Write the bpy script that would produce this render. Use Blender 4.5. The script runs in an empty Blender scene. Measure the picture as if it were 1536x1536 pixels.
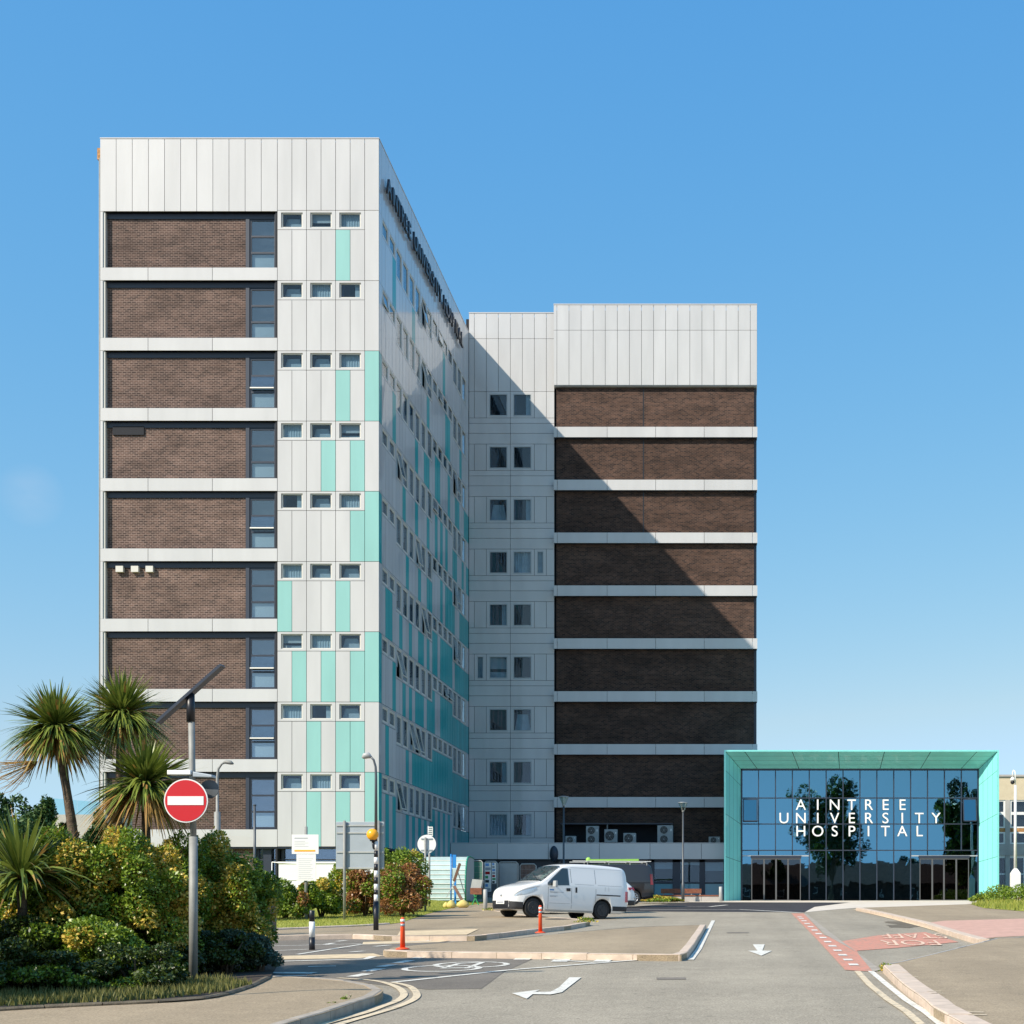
import bpy, bmesh, math, random
import numpy as np
from mathutils import Vector, Matrix
random.seed(7); rng = np.random.default_rng(11)
R = math.radians
S = bpy.context.scene
COL = S.collection
F = 2100.0; CX = 1104.0; CY = 1365.0; EYE = 1.65

# ---------------------------------------------------------------- ground shape
def sst(t):
    t = max(0.0, min(1.0, t)); return t*t*(3-2*t)
def G(y):
    if y <= 0: return 0.0
    if y <= 60: return .0272*y
    if y <= 88: return 1.632+.0221*(y-60)
    return 2.2508
def G2(x, y):
    return G(y)+.28*sst((y-50)/20)*sst((-13-x)/4)
def W(px, py, D):
    return Vector(((px-CX)*D/F, D, EYE+(CY-py)*D/F))
def XX(px, D): return (px-CX)*D/F
def ZZ(py, D): return EYE+(CY-py)*D/F
def gd(py, lift=0.0):
    d = F*(EYE-lift)/((py-CY)+57.12) if (py-CY)+57.12 > 0 else 1e9
    if d > 60 or d < 0:
        den = 46.41-CY+py
        d = F*(1.344-lift)/den if den > 0 else 200
        d = max(60, min(d, 88))
    return d
def gp(px, py, lift=0.0):
    d = gd(py, lift); return (XX(px, d), d)

# ---------------------------------------------------------------- materials
def _m(name):
    m = bpy.data.materials.new(name); m.use_nodes = True
    nt = m.node_tree; b = nt.nodes.get('Principled BSDF')
    return m, nt, b
def setp(b, **k):
    for n, v in k.items():
        n = n.replace('_', ' ')
        if n in b.inputs: b.inputs[n].default_value = v
def c4(c): return (c[0], c[1], c[2], 1)
def plain(name, c, rough=.5, metal=0, coat=0, emit=0, spec=.5, var=0.0, vscale=3.0, bump=0.0, bscale=40):
    m, nt, b = _m(name)
    setp(b, Base_Color=c4(c), Roughness=rough, Metallic=metal, Coat_Weight=coat, Coat_Roughness=.04, Specular_IOR_Level=spec)
    if emit: setp(b, Emission_Color=c4(c), Emission_Strength=emit)
    if var or bump:
        tc = nt.nodes.new('ShaderNodeTexCoord')
    if var:
        n = nt.nodes.new('ShaderNodeTexNoise'); n.inputs['Scale'].default_value = vscale; n.inputs['Detail'].default_value = 6
        nt.links.new(tc.outputs['Object'], n.inputs['Vector'])
        r = nt.nodes.new('ShaderNodeValToRGB')
        r.color_ramp.elements[0].position = .3; r.color_ramp.elements[1].position = .7
        r.color_ramp.elements[0].color = c4([v*(1-var) for v in c]); r.color_ramp.elements[1].color = c4([min(1, v*(1+var)) for v in c])
        nt.links.new(n.outputs['Fac'], r.inputs['Fac']); nt.links.new(r.outputs['Color'], b.inputs['Base Color'])
    if bump:
        n = nt.nodes.new('ShaderNodeTexNoise'); n.inputs['Scale'].default_value = bscale; n.inputs['Detail'].default_value = 4
        nt.links.new(tc.outputs['Object'], n.inputs['Vector'])
        bp = nt.nodes.new('ShaderNodeBump'); bp.inputs['Strength'].default_value = bump; bp.inputs['Distance'].default_value = .02
        nt.links.new(n.outputs['Fac'], bp.inputs['Height']); nt.links.new(bp.outputs['Normal'], b.inputs['Normal'])
    return m
def cladding(name, c, rough=.35, coat=.6, crough=.03, iv=.05):
    m, nt, b = _m(name)
    setp(b, Roughness=rough, Coat_Weight=coat, Coat_Roughness=crough, Coat_IOR=1.6)
    g = nt.nodes.new('ShaderNodeNewGeometry')
    r = nt.nodes.new('ShaderNodeValToRGB')
    r.color_ramp.elements[0].color = c4([v*(1-iv) for v in c]); r.color_ramp.elements[1].color = c4([min(1, v*(1+iv*.4)) for v in c])
    nt.links.new(g.outputs['Random Per Island'], r.inputs['Fac'])
    n = nt.nodes.new('ShaderNodeTexNoise'); n.inputs['Scale'].default_value = .5; n.inputs['Detail'].default_value = 7
    tc = nt.nodes.new('ShaderNodeTexCoord'); mp = nt.nodes.new('ShaderNodeMapping'); mp.inputs['Scale'].default_value = (2.5, 2.5, .5)
    nt.links.new(tc.outputs['Object'], mp.inputs['Vector']); nt.links.new(mp.outputs['Vector'], n.inputs['Vector'])
    mr = nt.nodes.new('ShaderNodeMapRange'); mr.inputs['From Min'].default_value = .3; mr.inputs['From Max'].default_value = .7
    mr.inputs['To Min'].default_value = .90; mr.inputs['To Max'].default_value = 1.0
    nt.links.new(n.outputs['Fac'], mr.inputs['Value'])
    mx = nt.nodes.new('ShaderNodeMix'); mx.data_type = 'RGBA'; mx.blend_type = 'MULTIPLY'; mx.inputs['Factor'].default_value = 1
    nt.links.new(r.outputs['Color'], mx.inputs['A']); nt.links.new(mr.outputs['Result'], mx.inputs['B'])
    nt.links.new(mx.outputs['Result'], b.inputs['Base Color'])
    return m
def brick(name, c1, c2, mortar, row=.088, w=.235, patch=.55):
    m, nt, b = _m(name); setp(b, Roughness=.85, Specular_IOR_Level=.25)
    tc = nt.nodes.new('ShaderNodeTexCoord'); sp = nt.nodes.new('ShaderNodeSeparateXYZ'); cb = nt.nodes.new('ShaderNodeCombineXYZ')
    nt.links.new(tc.outputs['Object'], sp.inputs[0])
    ad = nt.nodes.new('ShaderNodeMath'); ad.operation = 'ADD'
    nt.links.new(sp.outputs['X'], ad.inputs[0]); nt.links.new(sp.outputs['Y'], ad.inputs[1])
    nt.links.new(ad.outputs[0], cb.inputs['X']); nt.links.new(sp.outputs['Z'], cb.inputs['Y'])
    t = nt.nodes.new('ShaderNodeTexBrick'); nt.links.new(cb.outputs[0], t.inputs['Vector'])
    for k, v in dict(Color1=c4(c1), Color2=c4(c2), Mortar=c4(mortar)).items(): t.inputs[k].default_value = v
    t.inputs['Scale'].default_value = 1; t.inputs['Mortar Size'].default_value = .011; t.inputs['Bias'].default_value = 0
    t.inputs['Brick Width'].default_value = w; t.inputs['Row Height'].default_value = row
    n = nt.nodes.new('ShaderNodeTexNoise'); n.inputs['Scale'].default_value = .55; n.inputs['Detail'].default_value = 9; n.inputs['Roughness'].default_value = .72
    mp = nt.nodes.new('ShaderNodeMapping'); mp.inputs['Scale'].default_value = (1, 1, 2.6)
    nt.links.new(tc.outputs['Object'], mp.inputs['Vector']); nt.links.new(mp.outputs['Vector'], n.inputs['Vector'])
    mr = nt.nodes.new('ShaderNodeMapRange'); mr.inputs['From Min'].default_value = .32; mr.inputs['From Max'].default_value = .68
    mr.inputs['To Min'].default_value = 1-patch*.6; mr.inputs['To Max'].default_value = 1+patch
    nt.links.new(n.outputs['Fac'], mr.inputs['Value'])
    mx = nt.nodes.new('ShaderNodeMix'); mx.data_type = 'RGBA'; mx.blend_type = 'MULTIPLY'; mx.inputs['Factor'].default_value = 1
    oi = nt.nodes.new('ShaderNodeObjectInfo'); om = nt.nodes.new('ShaderNodeMapRange'); om.inputs['To Min'].default_value = .86; om.inputs['To Max'].default_value = 1.16
    nt.links.new(oi.outputs['Random'], om.inputs['Value']); mm = nt.nodes.new('ShaderNodeMath'); mm.operation = 'MULTIPLY'
    nt.links.new(om.outputs['Result'], mm.inputs[0]); nt.links.new(mr.outputs['Result'], mm.inputs[1])
    nt.links.new(t.outputs['Color'], mx.inputs['A']); nt.links.new(mm.outputs[0], mx.inputs['B'])
    nt.links.new(mx.outputs['Result'], b.inputs['Base Color'])
    bp = nt.nodes.new('ShaderNodeBump'); bp.inputs['Strength'].default_value = .15; bp.inputs['Distance'].default_value = .005; bp.invert = True
    nt.links.new(t.outputs['Fac'], bp.inputs['Height']); nt.links.new(bp.outputs['Normal'], b.inputs['Normal'])
    return m
def glass(name, tint=(.55, .62, .62), base=.12, refl=(.9, .95, 1), rough=.01, scale=1.0):
    m = bpy.data.materials.new(name); m.use_nodes = True; nt = m.node_tree; nt.nodes.clear()
    o = nt.nodes.new('ShaderNodeOutputMaterial'); mx = nt.nodes.new('ShaderNodeMixShader')
    tr = nt.nodes.new('ShaderNodeBsdfTransparent'); gl = nt.nodes.new('ShaderNodeBsdfGlossy')
    tr.inputs[0].default_value = c4(tint); gl.inputs['Color'].default_value = c4(refl); gl.inputs['Roughness'].default_value = rough
    lw = nt.nodes.new('ShaderNodeLayerWeight'); lw.inputs[0].default_value = .5; pw = nt.nodes.new('ShaderNodeMath'); pw.operation = 'POWER'; pw.inputs[1].default_value = 5
    nt.links.new(lw.outputs['Facing'], pw.inputs[0]); fr = nt.nodes.new('ShaderNodeMath'); fr.operation = 'MULTIPLY_ADD'; fr.inputs[1].default_value = .95; fr.inputs[2].default_value = .05
    nt.links.new(pw.outputs[0], fr.inputs[0])
    ma = nt.nodes.new('ShaderNodeMath'); ma.operation = 'MULTIPLY_ADD'; ma.use_clamp = True
    ma.inputs[1].default_value = scale; ma.inputs[2].default_value = base
    nz = nt.nodes.new('ShaderNodeTexNoise'); nz.inputs['Scale'].default_value = .9
    tc = nt.nodes.new('ShaderNodeTexCoord'); nt.links.new(tc.outputs['Object'], nz.inputs['Vector'])
    bp = nt.nodes.new('ShaderNodeBump'); bp.inputs['Strength'].default_value = .035; bp.inputs['Distance'].default_value = .05
    nt.links.new(nz.outputs['Fac'], bp.inputs['Height']); nt.links.new(bp.outputs['Normal'], gl.inputs['Normal'])
    nt.links.new(fr.outputs[0], ma.inputs[0]); nt.links.new(ma.outputs[0], mx.inputs[0])
    nt.links.new(tr.outputs[0], mx.inputs[1]); nt.links.new(gl.outputs[0], mx.inputs[2]); nt.links.new(mx.outputs[0], o.inputs[0])
    return m
def asphalt(name, c, patch=.18, speck=.35, stain=True):
    m, nt, b = _m(name); setp(b, Roughness=.88, Specular_IOR_Level=.3)
    tc = nt.nodes.new('ShaderNodeTexCoord')
    def noise(s, d=4, r=.6):
        n = nt.nodes.new('ShaderNodeTexNoise'); n.inputs['Scale'].default_value = s; n.inputs['Detail'].default_value = d; n.inputs['Roughness'].default_value = r
        nt.links.new(tc.outputs['Object'], n.inputs['Vector']); return n
    def rng_(n, a, bb, lo, hi):
        mr = nt.nodes.new('ShaderNodeMapRange'); mr.inputs['From Min'].default_value = lo; mr.inputs['From Max'].default_value = hi
        mr.inputs['To Min'].default_value = a; mr.inputs['To Max'].default_value = bb
        nt.links.new(n.outputs['Fac'], mr.inputs['Value']); return mr
    a = rng_(noise(.22, 8, .65), 1-patch, 1+patch, .3, .7)
    tk = nt.nodes.new('ShaderNodeTexNoise'); tk.inputs['Scale'].default_value = 1; tk.inputs['Detail'].default_value = 3
    mp = nt.nodes.new('ShaderNodeMapping'); mp.inputs['Scale'].default_value = (1.1, .05, 1); nt.links.new(tc.outputs['Object'], mp.inputs['Vector']); nt.links.new(mp.outputs['Vector'], tk.inputs['Vector'])
    tr_ = rng_(tk, .93, 1.06, .35, .65)
    sp_ = rng_(noise(5.5, 2, .5), 1.0, .62, .70, .74)
    mt = nt.nodes.new('ShaderNodeMath'); mt.operation = 'MULTIPLY'; nt.links.new(tr_.outputs[0], mt.inputs[0]); nt.links.new(sp_.outputs[0], mt.inputs[1])
    d = rng_(noise(38, 3, .8), 1-speck, 1+speck, .3, .7)
    e = rng_(noise(2.3, 6, .7), .92, 1.06, .35, .65)
    m1 = nt.nodes.new('ShaderNodeMath'); m1.operation = 'MULTIPLY'
    nt.links.new(a.outputs[0], m1.inputs[0]); nt.links.new(d.outputs[0], m1.inputs[1])
    m2 = nt.nodes.new('ShaderNodeMath'); m2.operation = 'MULTIPLY'
    nt.links.new(m1.outputs[0], m2.inputs[0]); nt.links.new(e.outputs[0], m2.inputs[1])
    m3 = nt.nodes.new('ShaderNodeMath'); m3.operation = 'MULTIPLY'; nt.links.new(m2.outputs[0], m3.inputs[0]); nt.links.new(mt.outputs[0], m3.inputs[1])
    vm = nt.nodes.new('ShaderNodeVectorMath'); vm.operation = 'SCALE'; vm.inputs[0].default_value = c
    nt.links.new(m3.outputs[0], vm.inputs['Scale']); nt.links.new(vm.outputs[0], b.inputs['Base Color'])
    bp = nt.nodes.new('ShaderNodeBump'); bp.inputs['Strength'].default_value = .25; bp.inputs['Distance'].default_value = .01
    nt.links.new(d.outputs[0], bp.inputs['Height']); nt.links.new(bp.outputs['Normal'], b.inputs['Normal'])
    return m
def paint(name, c, wear=.45, under=(.17, .16, .15)):
    m, nt, b = _m(name); setp(b, Roughness=.75)
    tc = nt.nodes.new('ShaderNodeTexCoord')
    n = nt.nodes.new('ShaderNodeTexNoise'); n.inputs['Scale'].default_value = 7; n.inputs['Detail'].default_value = 8; n.inputs['Roughness'].default_value = .8
    nt.links.new(tc.outputs['Object'], n.inputs['Vector'])
    r = nt.nodes.new('ShaderNodeValToRGB'); r.color_ramp.elements[0].position = wear-.06; r.color_ramp.elements[1].position = wear+.06
    r.color_ramp.elements[0].color = c4(under); r.color_ramp.elements[1].color = c4(c)
    nt.links.new(n.outputs['Fac'], r.inputs['Fac']); nt.links.new(r.outputs['Color'], b.inputs['Base Color'])
    return m
def leafmat(name, ca, cb_, trans=.25, rough=.38):
    m, nt, b = _m(name); setp(b, Roughness=rough, Specular_IOR_Level=.45)
    g = nt.nodes.new('ShaderNodeNewGeometry'); r = nt.nodes.new('ShaderNodeValToRGB')
    r.color_ramp.elements[0].color = c4(ca); r.color_ramp.elements[1].color = c4(cb_)
    nt.links.new(g.outputs['Random Per Island'], r.inputs['Fac']); nt.links.new(r.outputs['Color'], b.inputs['Base Color'])
    tl = nt.nodes.new('ShaderNodeBsdfTranslucent'); nt.links.new(r.outputs['Color'], tl.inputs['Color'])
    mx = nt.nodes.new('ShaderNodeMixShader'); mx.inputs[0].default_value = trans
    out = nt.nodes.get('Material Output')
    nt.links.new(b.outputs[0], mx.inputs[1]); nt.links.new(tl.outputs[0], mx.inputs[2]); nt.links.new(mx.outputs[0], out.inputs[0])
    return m

M = {}
M['white'] = cladding('white_cladding', (.575, .562, .55), coat=.6)
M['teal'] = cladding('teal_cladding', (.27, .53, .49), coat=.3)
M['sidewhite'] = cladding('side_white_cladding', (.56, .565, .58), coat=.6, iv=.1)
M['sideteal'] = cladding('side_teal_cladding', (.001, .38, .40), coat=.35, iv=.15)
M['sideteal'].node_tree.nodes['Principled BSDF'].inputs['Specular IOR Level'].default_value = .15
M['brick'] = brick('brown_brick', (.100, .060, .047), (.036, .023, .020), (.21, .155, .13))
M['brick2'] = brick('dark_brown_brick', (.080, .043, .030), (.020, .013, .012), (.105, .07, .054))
M['core'] = plain('dark_cavity', (.02, .022, .028), .9)
M['dframe'] = plain('dark_grey_frame', (.028, .036, .055), .4)
M['wframe'] = plain('white_window_frame', (.62, .60, .54), .4)
M['gframe'] = plain('grey_window_frame', (.42, .44, .44), .4)
M['glass'] = glass('window_glass', (.74, .80, .84), .0)
M['glass_stair'] = glass('stair_glass', (.78, .84, .87), .10)
M['glass_ent'] = glass('solar_glass', (.20, .30, .33), .34, (.34, .72, .92), scale=.9)
M['curtain'] = plain('net_curtain', (.50, .60, .62), .9, var=.15, vscale=2)
M['blind'] = plain('pale_blind', (.50, .55, .55), .9, var=.06, vscale=2)
M['dcurtain'] = plain('dark_curtain', (.03, .045, .08), .9, var=.4, vscale=5)
M['steel'] = plain('galvanised_steel', (.27, .27, .25), .6, .1, var=.12, vscale=9)
M['dsteel'] = plain('dark_lamp_steel', (.10, .11, .12), .45, .4)
M['black'] = plain('black_paint', (.014, .014, .018), .4)
M['wpaint'] = plain('white_paint', (.80, .79, .76), .45)
M['signback'] = plain('grey_sign_back', (.36, .40, .43), .5, .25, var=.05)
M['red'] = plain('sign_red', (.55, .012, .016), .35)
M['orange'] = plain('orange_plastic', (.80, .085, .02), .45)
M['amber'] = plain('amber_globe', (.95, .42, .02), .25)
M['canopy'] = cladding('canopy_teal', (.24, .74, .69), rough=.3, coat=.5)
M['kerb'] = plain('kerb_stone', (.58, .46, .36), .85, var=.14, vscale=5, bump=.3)
M['kerbg'] = plain('grey_kerb_stone', (.36, .31, .25), .85, var=.2, vscale=5, bump=.3)
M['road'] = asphalt('road_asphalt', (.325, .282, .215), .16, .5)
M['roaddark'] = asphalt('patch_asphalt', (.19, .165, .135))
M['pave'] = asphalt('footway_asphalt', (.34, .265, .175), .12, .4)
M['blacktar'] = asphalt('new_black_asphalt', (.045, .042, .045), .15)
M['paleflag'] = plain('pale_paving', (.66, .58, .48), .8, var=.1, vscale=1.5)
M['pink'] = plain('pink_tactile_paving', (.56, .33, .25), .85, var=.12, vscale=4)
M['cream'] = plain('cream_tactile_paving', (.62, .48, .30), .85, var=.18, vscale=5)
M['line'] = paint('white_road_paint', (.72, .69, .61), .42, (.27, .24, .19))
M['yline'] = paint('faded_yellow_paint', (.68, .55, .37), .43, (.26, .23, .18))
M['redpaint'] = paint('faded_red_paint', (.60, .25, .17), .45, (.32, .24, .17))
M['cream_txt'] = paint('worn_cream_paint', (.75, .58, .42), .46, (.58, .21, .14))
M['soil'] = plain('soil', (.045, .032, .022), .95, var=.4, vscale=5, bump=.6)
M['turf'] = plain('turf', (.30, .31, .04), .95, var=.35, vscale=2.5, bump=.6)
M['grass'] = leafmat('grass_blade', (.20, .26, .035), (.42, .40, .08), .3, .6)
M['leafg'] = leafmat('euonymus_green', (.06, .13, .01), (.30, .40, .04))
M['leafy'] = leafmat('euonymus_yellow', (.52, .36, .03), (.82, .62, .14))
M['leafd'] = leafmat('dark_leaf', (.025, .045, .008), (.07, .105, .014), .1)
M['leafb'] = leafmat('bluish_leaf', (.03, .06, .035), (.09, .15, .10), .1)
M['leafr'] = leafmat('photinia_red', (.24, .085, .03), (.46, .25, .09))
M['leafc'] = leafmat('cypress_green', (.03, .075, .018), (.08, .15, .03), .1, .6)
M['palm'] = leafmat('palm_blade', (.07, .11, .02), (.28, .33, .06), .2, .35)
M['palmo'] = leafmat('palm_old_blade', (.30, .16, .04), (.50, .31, .09), .2, .6)
M['bark'] = plain('bark', (.12, .085, .055), .95, var=.4, vscale=14, bump=.8)
M['vwhite'] = plain('white_van_paint', (.82, .81, .79), .3, coat=1)
M['vgrey'] = plain('dark_grey_van_paint', (.035, .030, .030), .3, .3, coat=1)
M['trim'] = plain('black_trim', (.022, .022, .025), .55)
M['tyre'] = plain('tyre_rubber', (.018, .018, .018), .8)
M['rim'] = plain('alloy_rim', (.55, .55, .56), .3, .8)
M['drim'] = plain('dark_steel_rim', (.04, .04, .042), .5, .3)
M['cglass'] = glass('car_glass', (.25, .28, .28), .04)
M['lens'] = plain('headlight_lens', (.55, .60, .65), .12, .3, coat=1)
M['rlens'] = plain('tail_light_lens', (.40, .01, .015), .2, coat=1)
M['lime'] = plain('lime_plastic', (.32, .62, .10), .45)
M['timber'] = plain('bench_timber', (.20, .07, .035), .6, var=.3, vscale=8)
M['conc'] = plain('concrete', (.42, .40, .37), .85, var=.12, vscale=2)
M['cream_wall'] = plain('cream_render', (.62, .52, .36), .8, var=.06)
M['acgrey'] = plain('ac_casing', (.40, .41, .40), .5, var=.08)
M['poly'] = plain('polycarbonate_sheet', (.44, .56, .55), .25, coat=.5, var=.12, vscale=2)
M['polyg'] = plain('green_screen', (.02, .22, .15), .6)
M['blue'] = plain('blue_post_paint', (.02, .22, .60), .4)
M['wood'] = plain('weathered_board', (.16, .085, .06), .8, var=.3, vscale=6)
M['sand'] = plain('yellow_sandbag', (.66, .52, .17), .8, var=.15, vscale=6, bump=.4)
M['greenb'] = plain('green_paint', (.03, .30, .10), .5)
M['rust'] = plain('rusty_beam', (.40, .20, .07), .8, var=.5, vscale=8)
M['solar'] = plain('solar_cell', (.01, .014, .04), .15, coat=1)
M['roof'] = plain('brown_roof_tile', (.14, .075, .05), .85, var=.3, vscale=3)
M['bglass'] = glass('balustrade_glass', (.72, .88, .84), .1, rough=.05)
M['ink'] = plain('grey_print', (.30, .32, .36), .7)
M['bluep'] = plain('blue_print', (.12, .30, .62), .6)
M['roomfloor'] = plain('foyer_dark', (.05, .042, .04), .7)

# ---------------------------------------------------------------- mesh tools
def tag(o, label=None, cat=None, group=None, kind=None):
    if label: o['label'] = label
    if cat: o['category'] = cat
    if group: o['group'] = group
    if kind: o['kind'] = kind
    return o
def empty(name, loc, rz=0, **k):
    o = bpy.data.objects.new(name, None); COL.objects.link(o); o.location = loc; o.rotation_euler = (0, 0, rz)
    o.empty_display_size = .2
    return tag(o, **k)
def link(name, me, parent=None, loc=None, rot=None):
    o = bpy.data.objects.new(name, me); COL.objects.link(o)
    if parent: o.parent = parent
    if loc is not None: o.location = loc
    if rot is not None: o.rotation_euler = rot
    return o
class MB:
    def __init__(s): s.v = []; s.f = []; s.m = []; s.mats = []; s.sm = []
    def mi(s, mat):
        if mat not in s.mats: s.mats.append(mat)
        return s.mats.index(mat)
    def face(s, pts, mat, smooth=False):
        n = len(s.v); s.v += [tuple(p) for p in pts]; s.f.append(list(range(n, n+len(pts)))); s.m.append(s.mi(mat)); s.sm.append(smooth)
    def box(s, x0, x1, y0, y1, z0, z1, mat, jit=0):
        n = len(s.v); j = [random.uniform(-jit, jit) for _ in range(4)] if jit else [0]*4
        s.v += [(x0, y0+j[0], z0), (x1, y0+j[1], z0), (x1, y1, z0), (x0, y1, z0), (x0, y0+j[2], z1), (x1, y0+j[3], z1), (x1, y1, z1), (x0, y1, z1)]
        for f in ((0, 3, 2, 1), (4, 5, 6, 7), (0, 1, 5, 4), (1, 2, 6, 5), (2, 3, 7, 6), (3, 0, 4, 7)):
            s.f.append([n+i for i in f]); s.m.append(s.mi(mat)); s.sm.append(False)
    def hexa(s, p, mat):
        n = len(s.v); s.v += [tuple(q) for q in p]
        for f in ((0, 3, 2, 1), (4, 5, 6, 7), (0, 1, 5, 4), (1, 2, 6, 5), (2, 3, 7, 6), (3, 0, 4, 7)):
            s.f.append([n+i for i in f]); s.m.append(s.mi(mat)); s.sm.append(False)
    def bar(s, a, b, w, h, mat, up=(0, 0, 1)):
        a = Vector(a); b = Vector(b); d = (b-a).normalized(); u = Vector(up)
        if abs(d.dot(u)) > .98: u = Vector((0, 1, 0))
        x = d.cross(u).normalized()*w/2; z = x.cross(d).normalized()*h/2
        s.hexa([a-x-z, a+x-z, b+x-z, b-x-z, a-x+z, a+x+z, b+x+z, b-x+z], mat)
    def tube(s, pts, r, mat, n=14, caps=True):
        pts = [Vector(p) for p in pts]; rs = r if isinstance(r, (list, tuple)) else [r]*len(pts)
        base = len(s.v); px = None
        for i, p in enumerate(pts):
            d = (pts[min(i+1, len(pts)-1)]-pts[max(i-1, 0)])
            d = d.normalized() if d.length > 1e-9 else Vector((0, 0, 1))
            if px is None:
                u = Vector((0, 0, 1)) if abs(d.z) < .9 else Vector((1, 0, 0))
                px = (u-d*u.dot(d)).normalized()
            else:
                q = px-d*px.dot(d); px = q.normalized() if q.length > 1e-6 else px
            py = d.cross(px)
            for k in range(n):
                a = 2*math.pi*k/n; s.v.append(tuple(p+(px*math.cos(a)+py*math.sin(a))*rs[i]))
        m = s.mi(mat)
        for i in range(len(pts)-1):
            for k in range(n):
                a = base+i*n+k; b = base+i*n+(k+1) % n
                s.f.append([a, b, b+n, a+n]); s.m.append(m); s.sm.append(True)
        if caps:
            s.f.append([base+k for k in range(n)][::-1]); s.m.append(m); s.sm.append(False)
            e = base+(len(pts)-1)*n; s.f.append([e+k for k in range(n)]); s.m.append(m); s.sm.append(False)
    def ball(s, c, r, mat, n=20, sz=1):
        pts = []; rs = []
        for i in range(n+1):
            a = -math.pi/2+math.pi*i/n; pts.append((c[0], c[1], c[2]+r*sz*math.sin(a))); rs.append(max(1e-4, r*math.cos(a)))
        s.tube(pts, rs, mat, n=24, caps=False)
    def disc(s, c, r, y, mat, n=40):
        s.face([(c[0]+r*math.cos(2*math.pi*k/n), y, c[1]+r*math.sin(2*math.pi*k/n)) for k in range(n)], mat)
    def mesh(s, name):
        me = bpy.data.meshes.new(name); me.from_pydata(s.v, [], s.f)
        for m in s.mats: me.materials.append(m)
        me.polygons.foreach_set('material_index', s.m); me.polygons.foreach_set('use_smooth', s.sm); me.update()
        return me
    def build(s, name, parent=None, loc=None, rot=None, bevel=0):
        o = link(name, s.mesh(name), parent, loc, rot)
        if bevel:
            b = o.modifiers.new('bevel', 'BEVEL'); b.width = bevel; b.segments = 2; b.limit_method = 'ANGLE'
        return o
def cyl_y(mb, c, r, y0, y1, mat, n=24):
    mb.tube([(c[0], y0, c[1]), (c[0], y1, c[1])], r, mat, n)
def copy_tree(o, parent=None):
    c = o.copy(); COL.objects.link(c)
    if parent: c.parent = parent
    for ch in list(o.children): copy_tree(ch, c)
    return c
_fc = {}
def text_mesh(s, size, depth, mat, bold=0):
    key = (s, size, depth, mat.name, bold)
    if key in _fc: return _fc[key]
    cu = bpy.data.curves.new('letter', 'FONT'); cu.body = s; cu.size = size; cu.extrude = depth/2; cu.align_x = 'CENTER'; cu.offset = bold
    o = bpy.data.objects.new('letter_tmp', cu); COL.objects.link(o); bpy.context.view_layer.update()
    me = bpy.data.meshes.new_from_object(o.evaluated_get(bpy.context.evaluated_depsgraph_get()))
    bpy.data.objects.remove(o); me.materials.clear(); me.materials.append(mat); _fc[key] = me
    return me

# ---------------------------------------------------------------- ground pieces
YC = [0, 50, 52.5, 55, 57.5, 60, 62.5, 65, 67.5, 70, 88]; XC = [-17, -16, -15, -14, -13]
def sheet(name, polys, lift, mat, thick=0, kind='structure'):
    """polys: world xy polygons lying on the ground"""
    bm = bmesh.new()
    for p in polys:
        bm.faces.new([bm.verts.new((x, y, 0)) for x, y in p])
    bmesh.ops.triangulate(bm, faces=bm.faces[:])
    for y in YC: bmesh.ops.bisect_plane(bm, geom=bm.verts[:]+bm.edges[:]+bm.faces[:], plane_co=(0, y, 0), plane_no=(0, 1, 0))
    for x in XC: bmesh.ops.bisect_plane(bm, geom=bm.verts[:]+bm.edges[:]+bm.faces[:], plane_co=(x, 0, 0), plane_no=(1, 0, 0))
    for f in bm.faces:
        f.normal_update()
        if f.normal.z < 0: f.normal_flip()
    for v in bm.verts: v.co.z = G2(v.co.x, v.co.y)+lift
    if thick:
        top = bm.faces[:]
        r = bmesh.ops.extrude_face_region(bm, geom=top)
        # the extruded copy becomes the raised top, the old faces go
        ne = [g for g in r['geom'] if isinstance(g, bmesh.types.BMVert)]
        for v in ne: pass
        old = [f for f in top if f.is_valid]
        for f in old:
            for v in f.verts: v.co.z = G2(v.co.x, v.co.y)-.05
        for f in old: f.normal_flip()
        bmesh.ops.recalc_face_normals(bm, faces=bm.faces[:])
    me = bpy.data.meshes.new(name); bm.to_mesh(me); bm.free(); me.materials.append(mat)
    o = link(name, me)
    if kind: o['kind'] = kind
    return o
def P(pts, lift=0): return [gp(a, b, lift) for a, b in pts]
def pxsheet(name, polys, lift, mat, thick=0): return sheet(name, [P(p, lift) for p in polys], lift, mat, thick)
def strip(pts, w):
    """pixel polyline -> list of quads (world) of width w"""
    ws = [Vector(p) for p in pts]; out = []; L = []; Rr = []
    for i, p in enumerate(ws):
        d = (ws[min(i+1, len(ws)-1)]-ws[max(i-1, 0)]).normalized(); n = Vector((-d.y, d.x))*w/2
        L.append(p+n); Rr.append(p-n)
    for i in range(len(ws)-1): out.append([tuple(L[i]), tuple(L[i+1]), tuple(Rr[i+1]), tuple(Rr[i])])
    return out
def smooth_line(pts, k=6):
    out = []
    for i in range(len(pts)-1):
        p0 = Vector(pts[max(i-1, 0)]); p1 = Vector(pts[i]); p2 = Vector(pts[i+1]); p3 = Vector(pts[min(i+2, len(pts)-1)])
        for j in range(k):
            t = j/k
            out.append(tuple(.5*((2*p1)+(p2-p0)*t+(2*p0-5*p1+4*p2-p3)*t*t+(3*p1-p0-3*p2+p3)*t**3)))
    out.append(tuple(pts[-1])); return out
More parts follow.
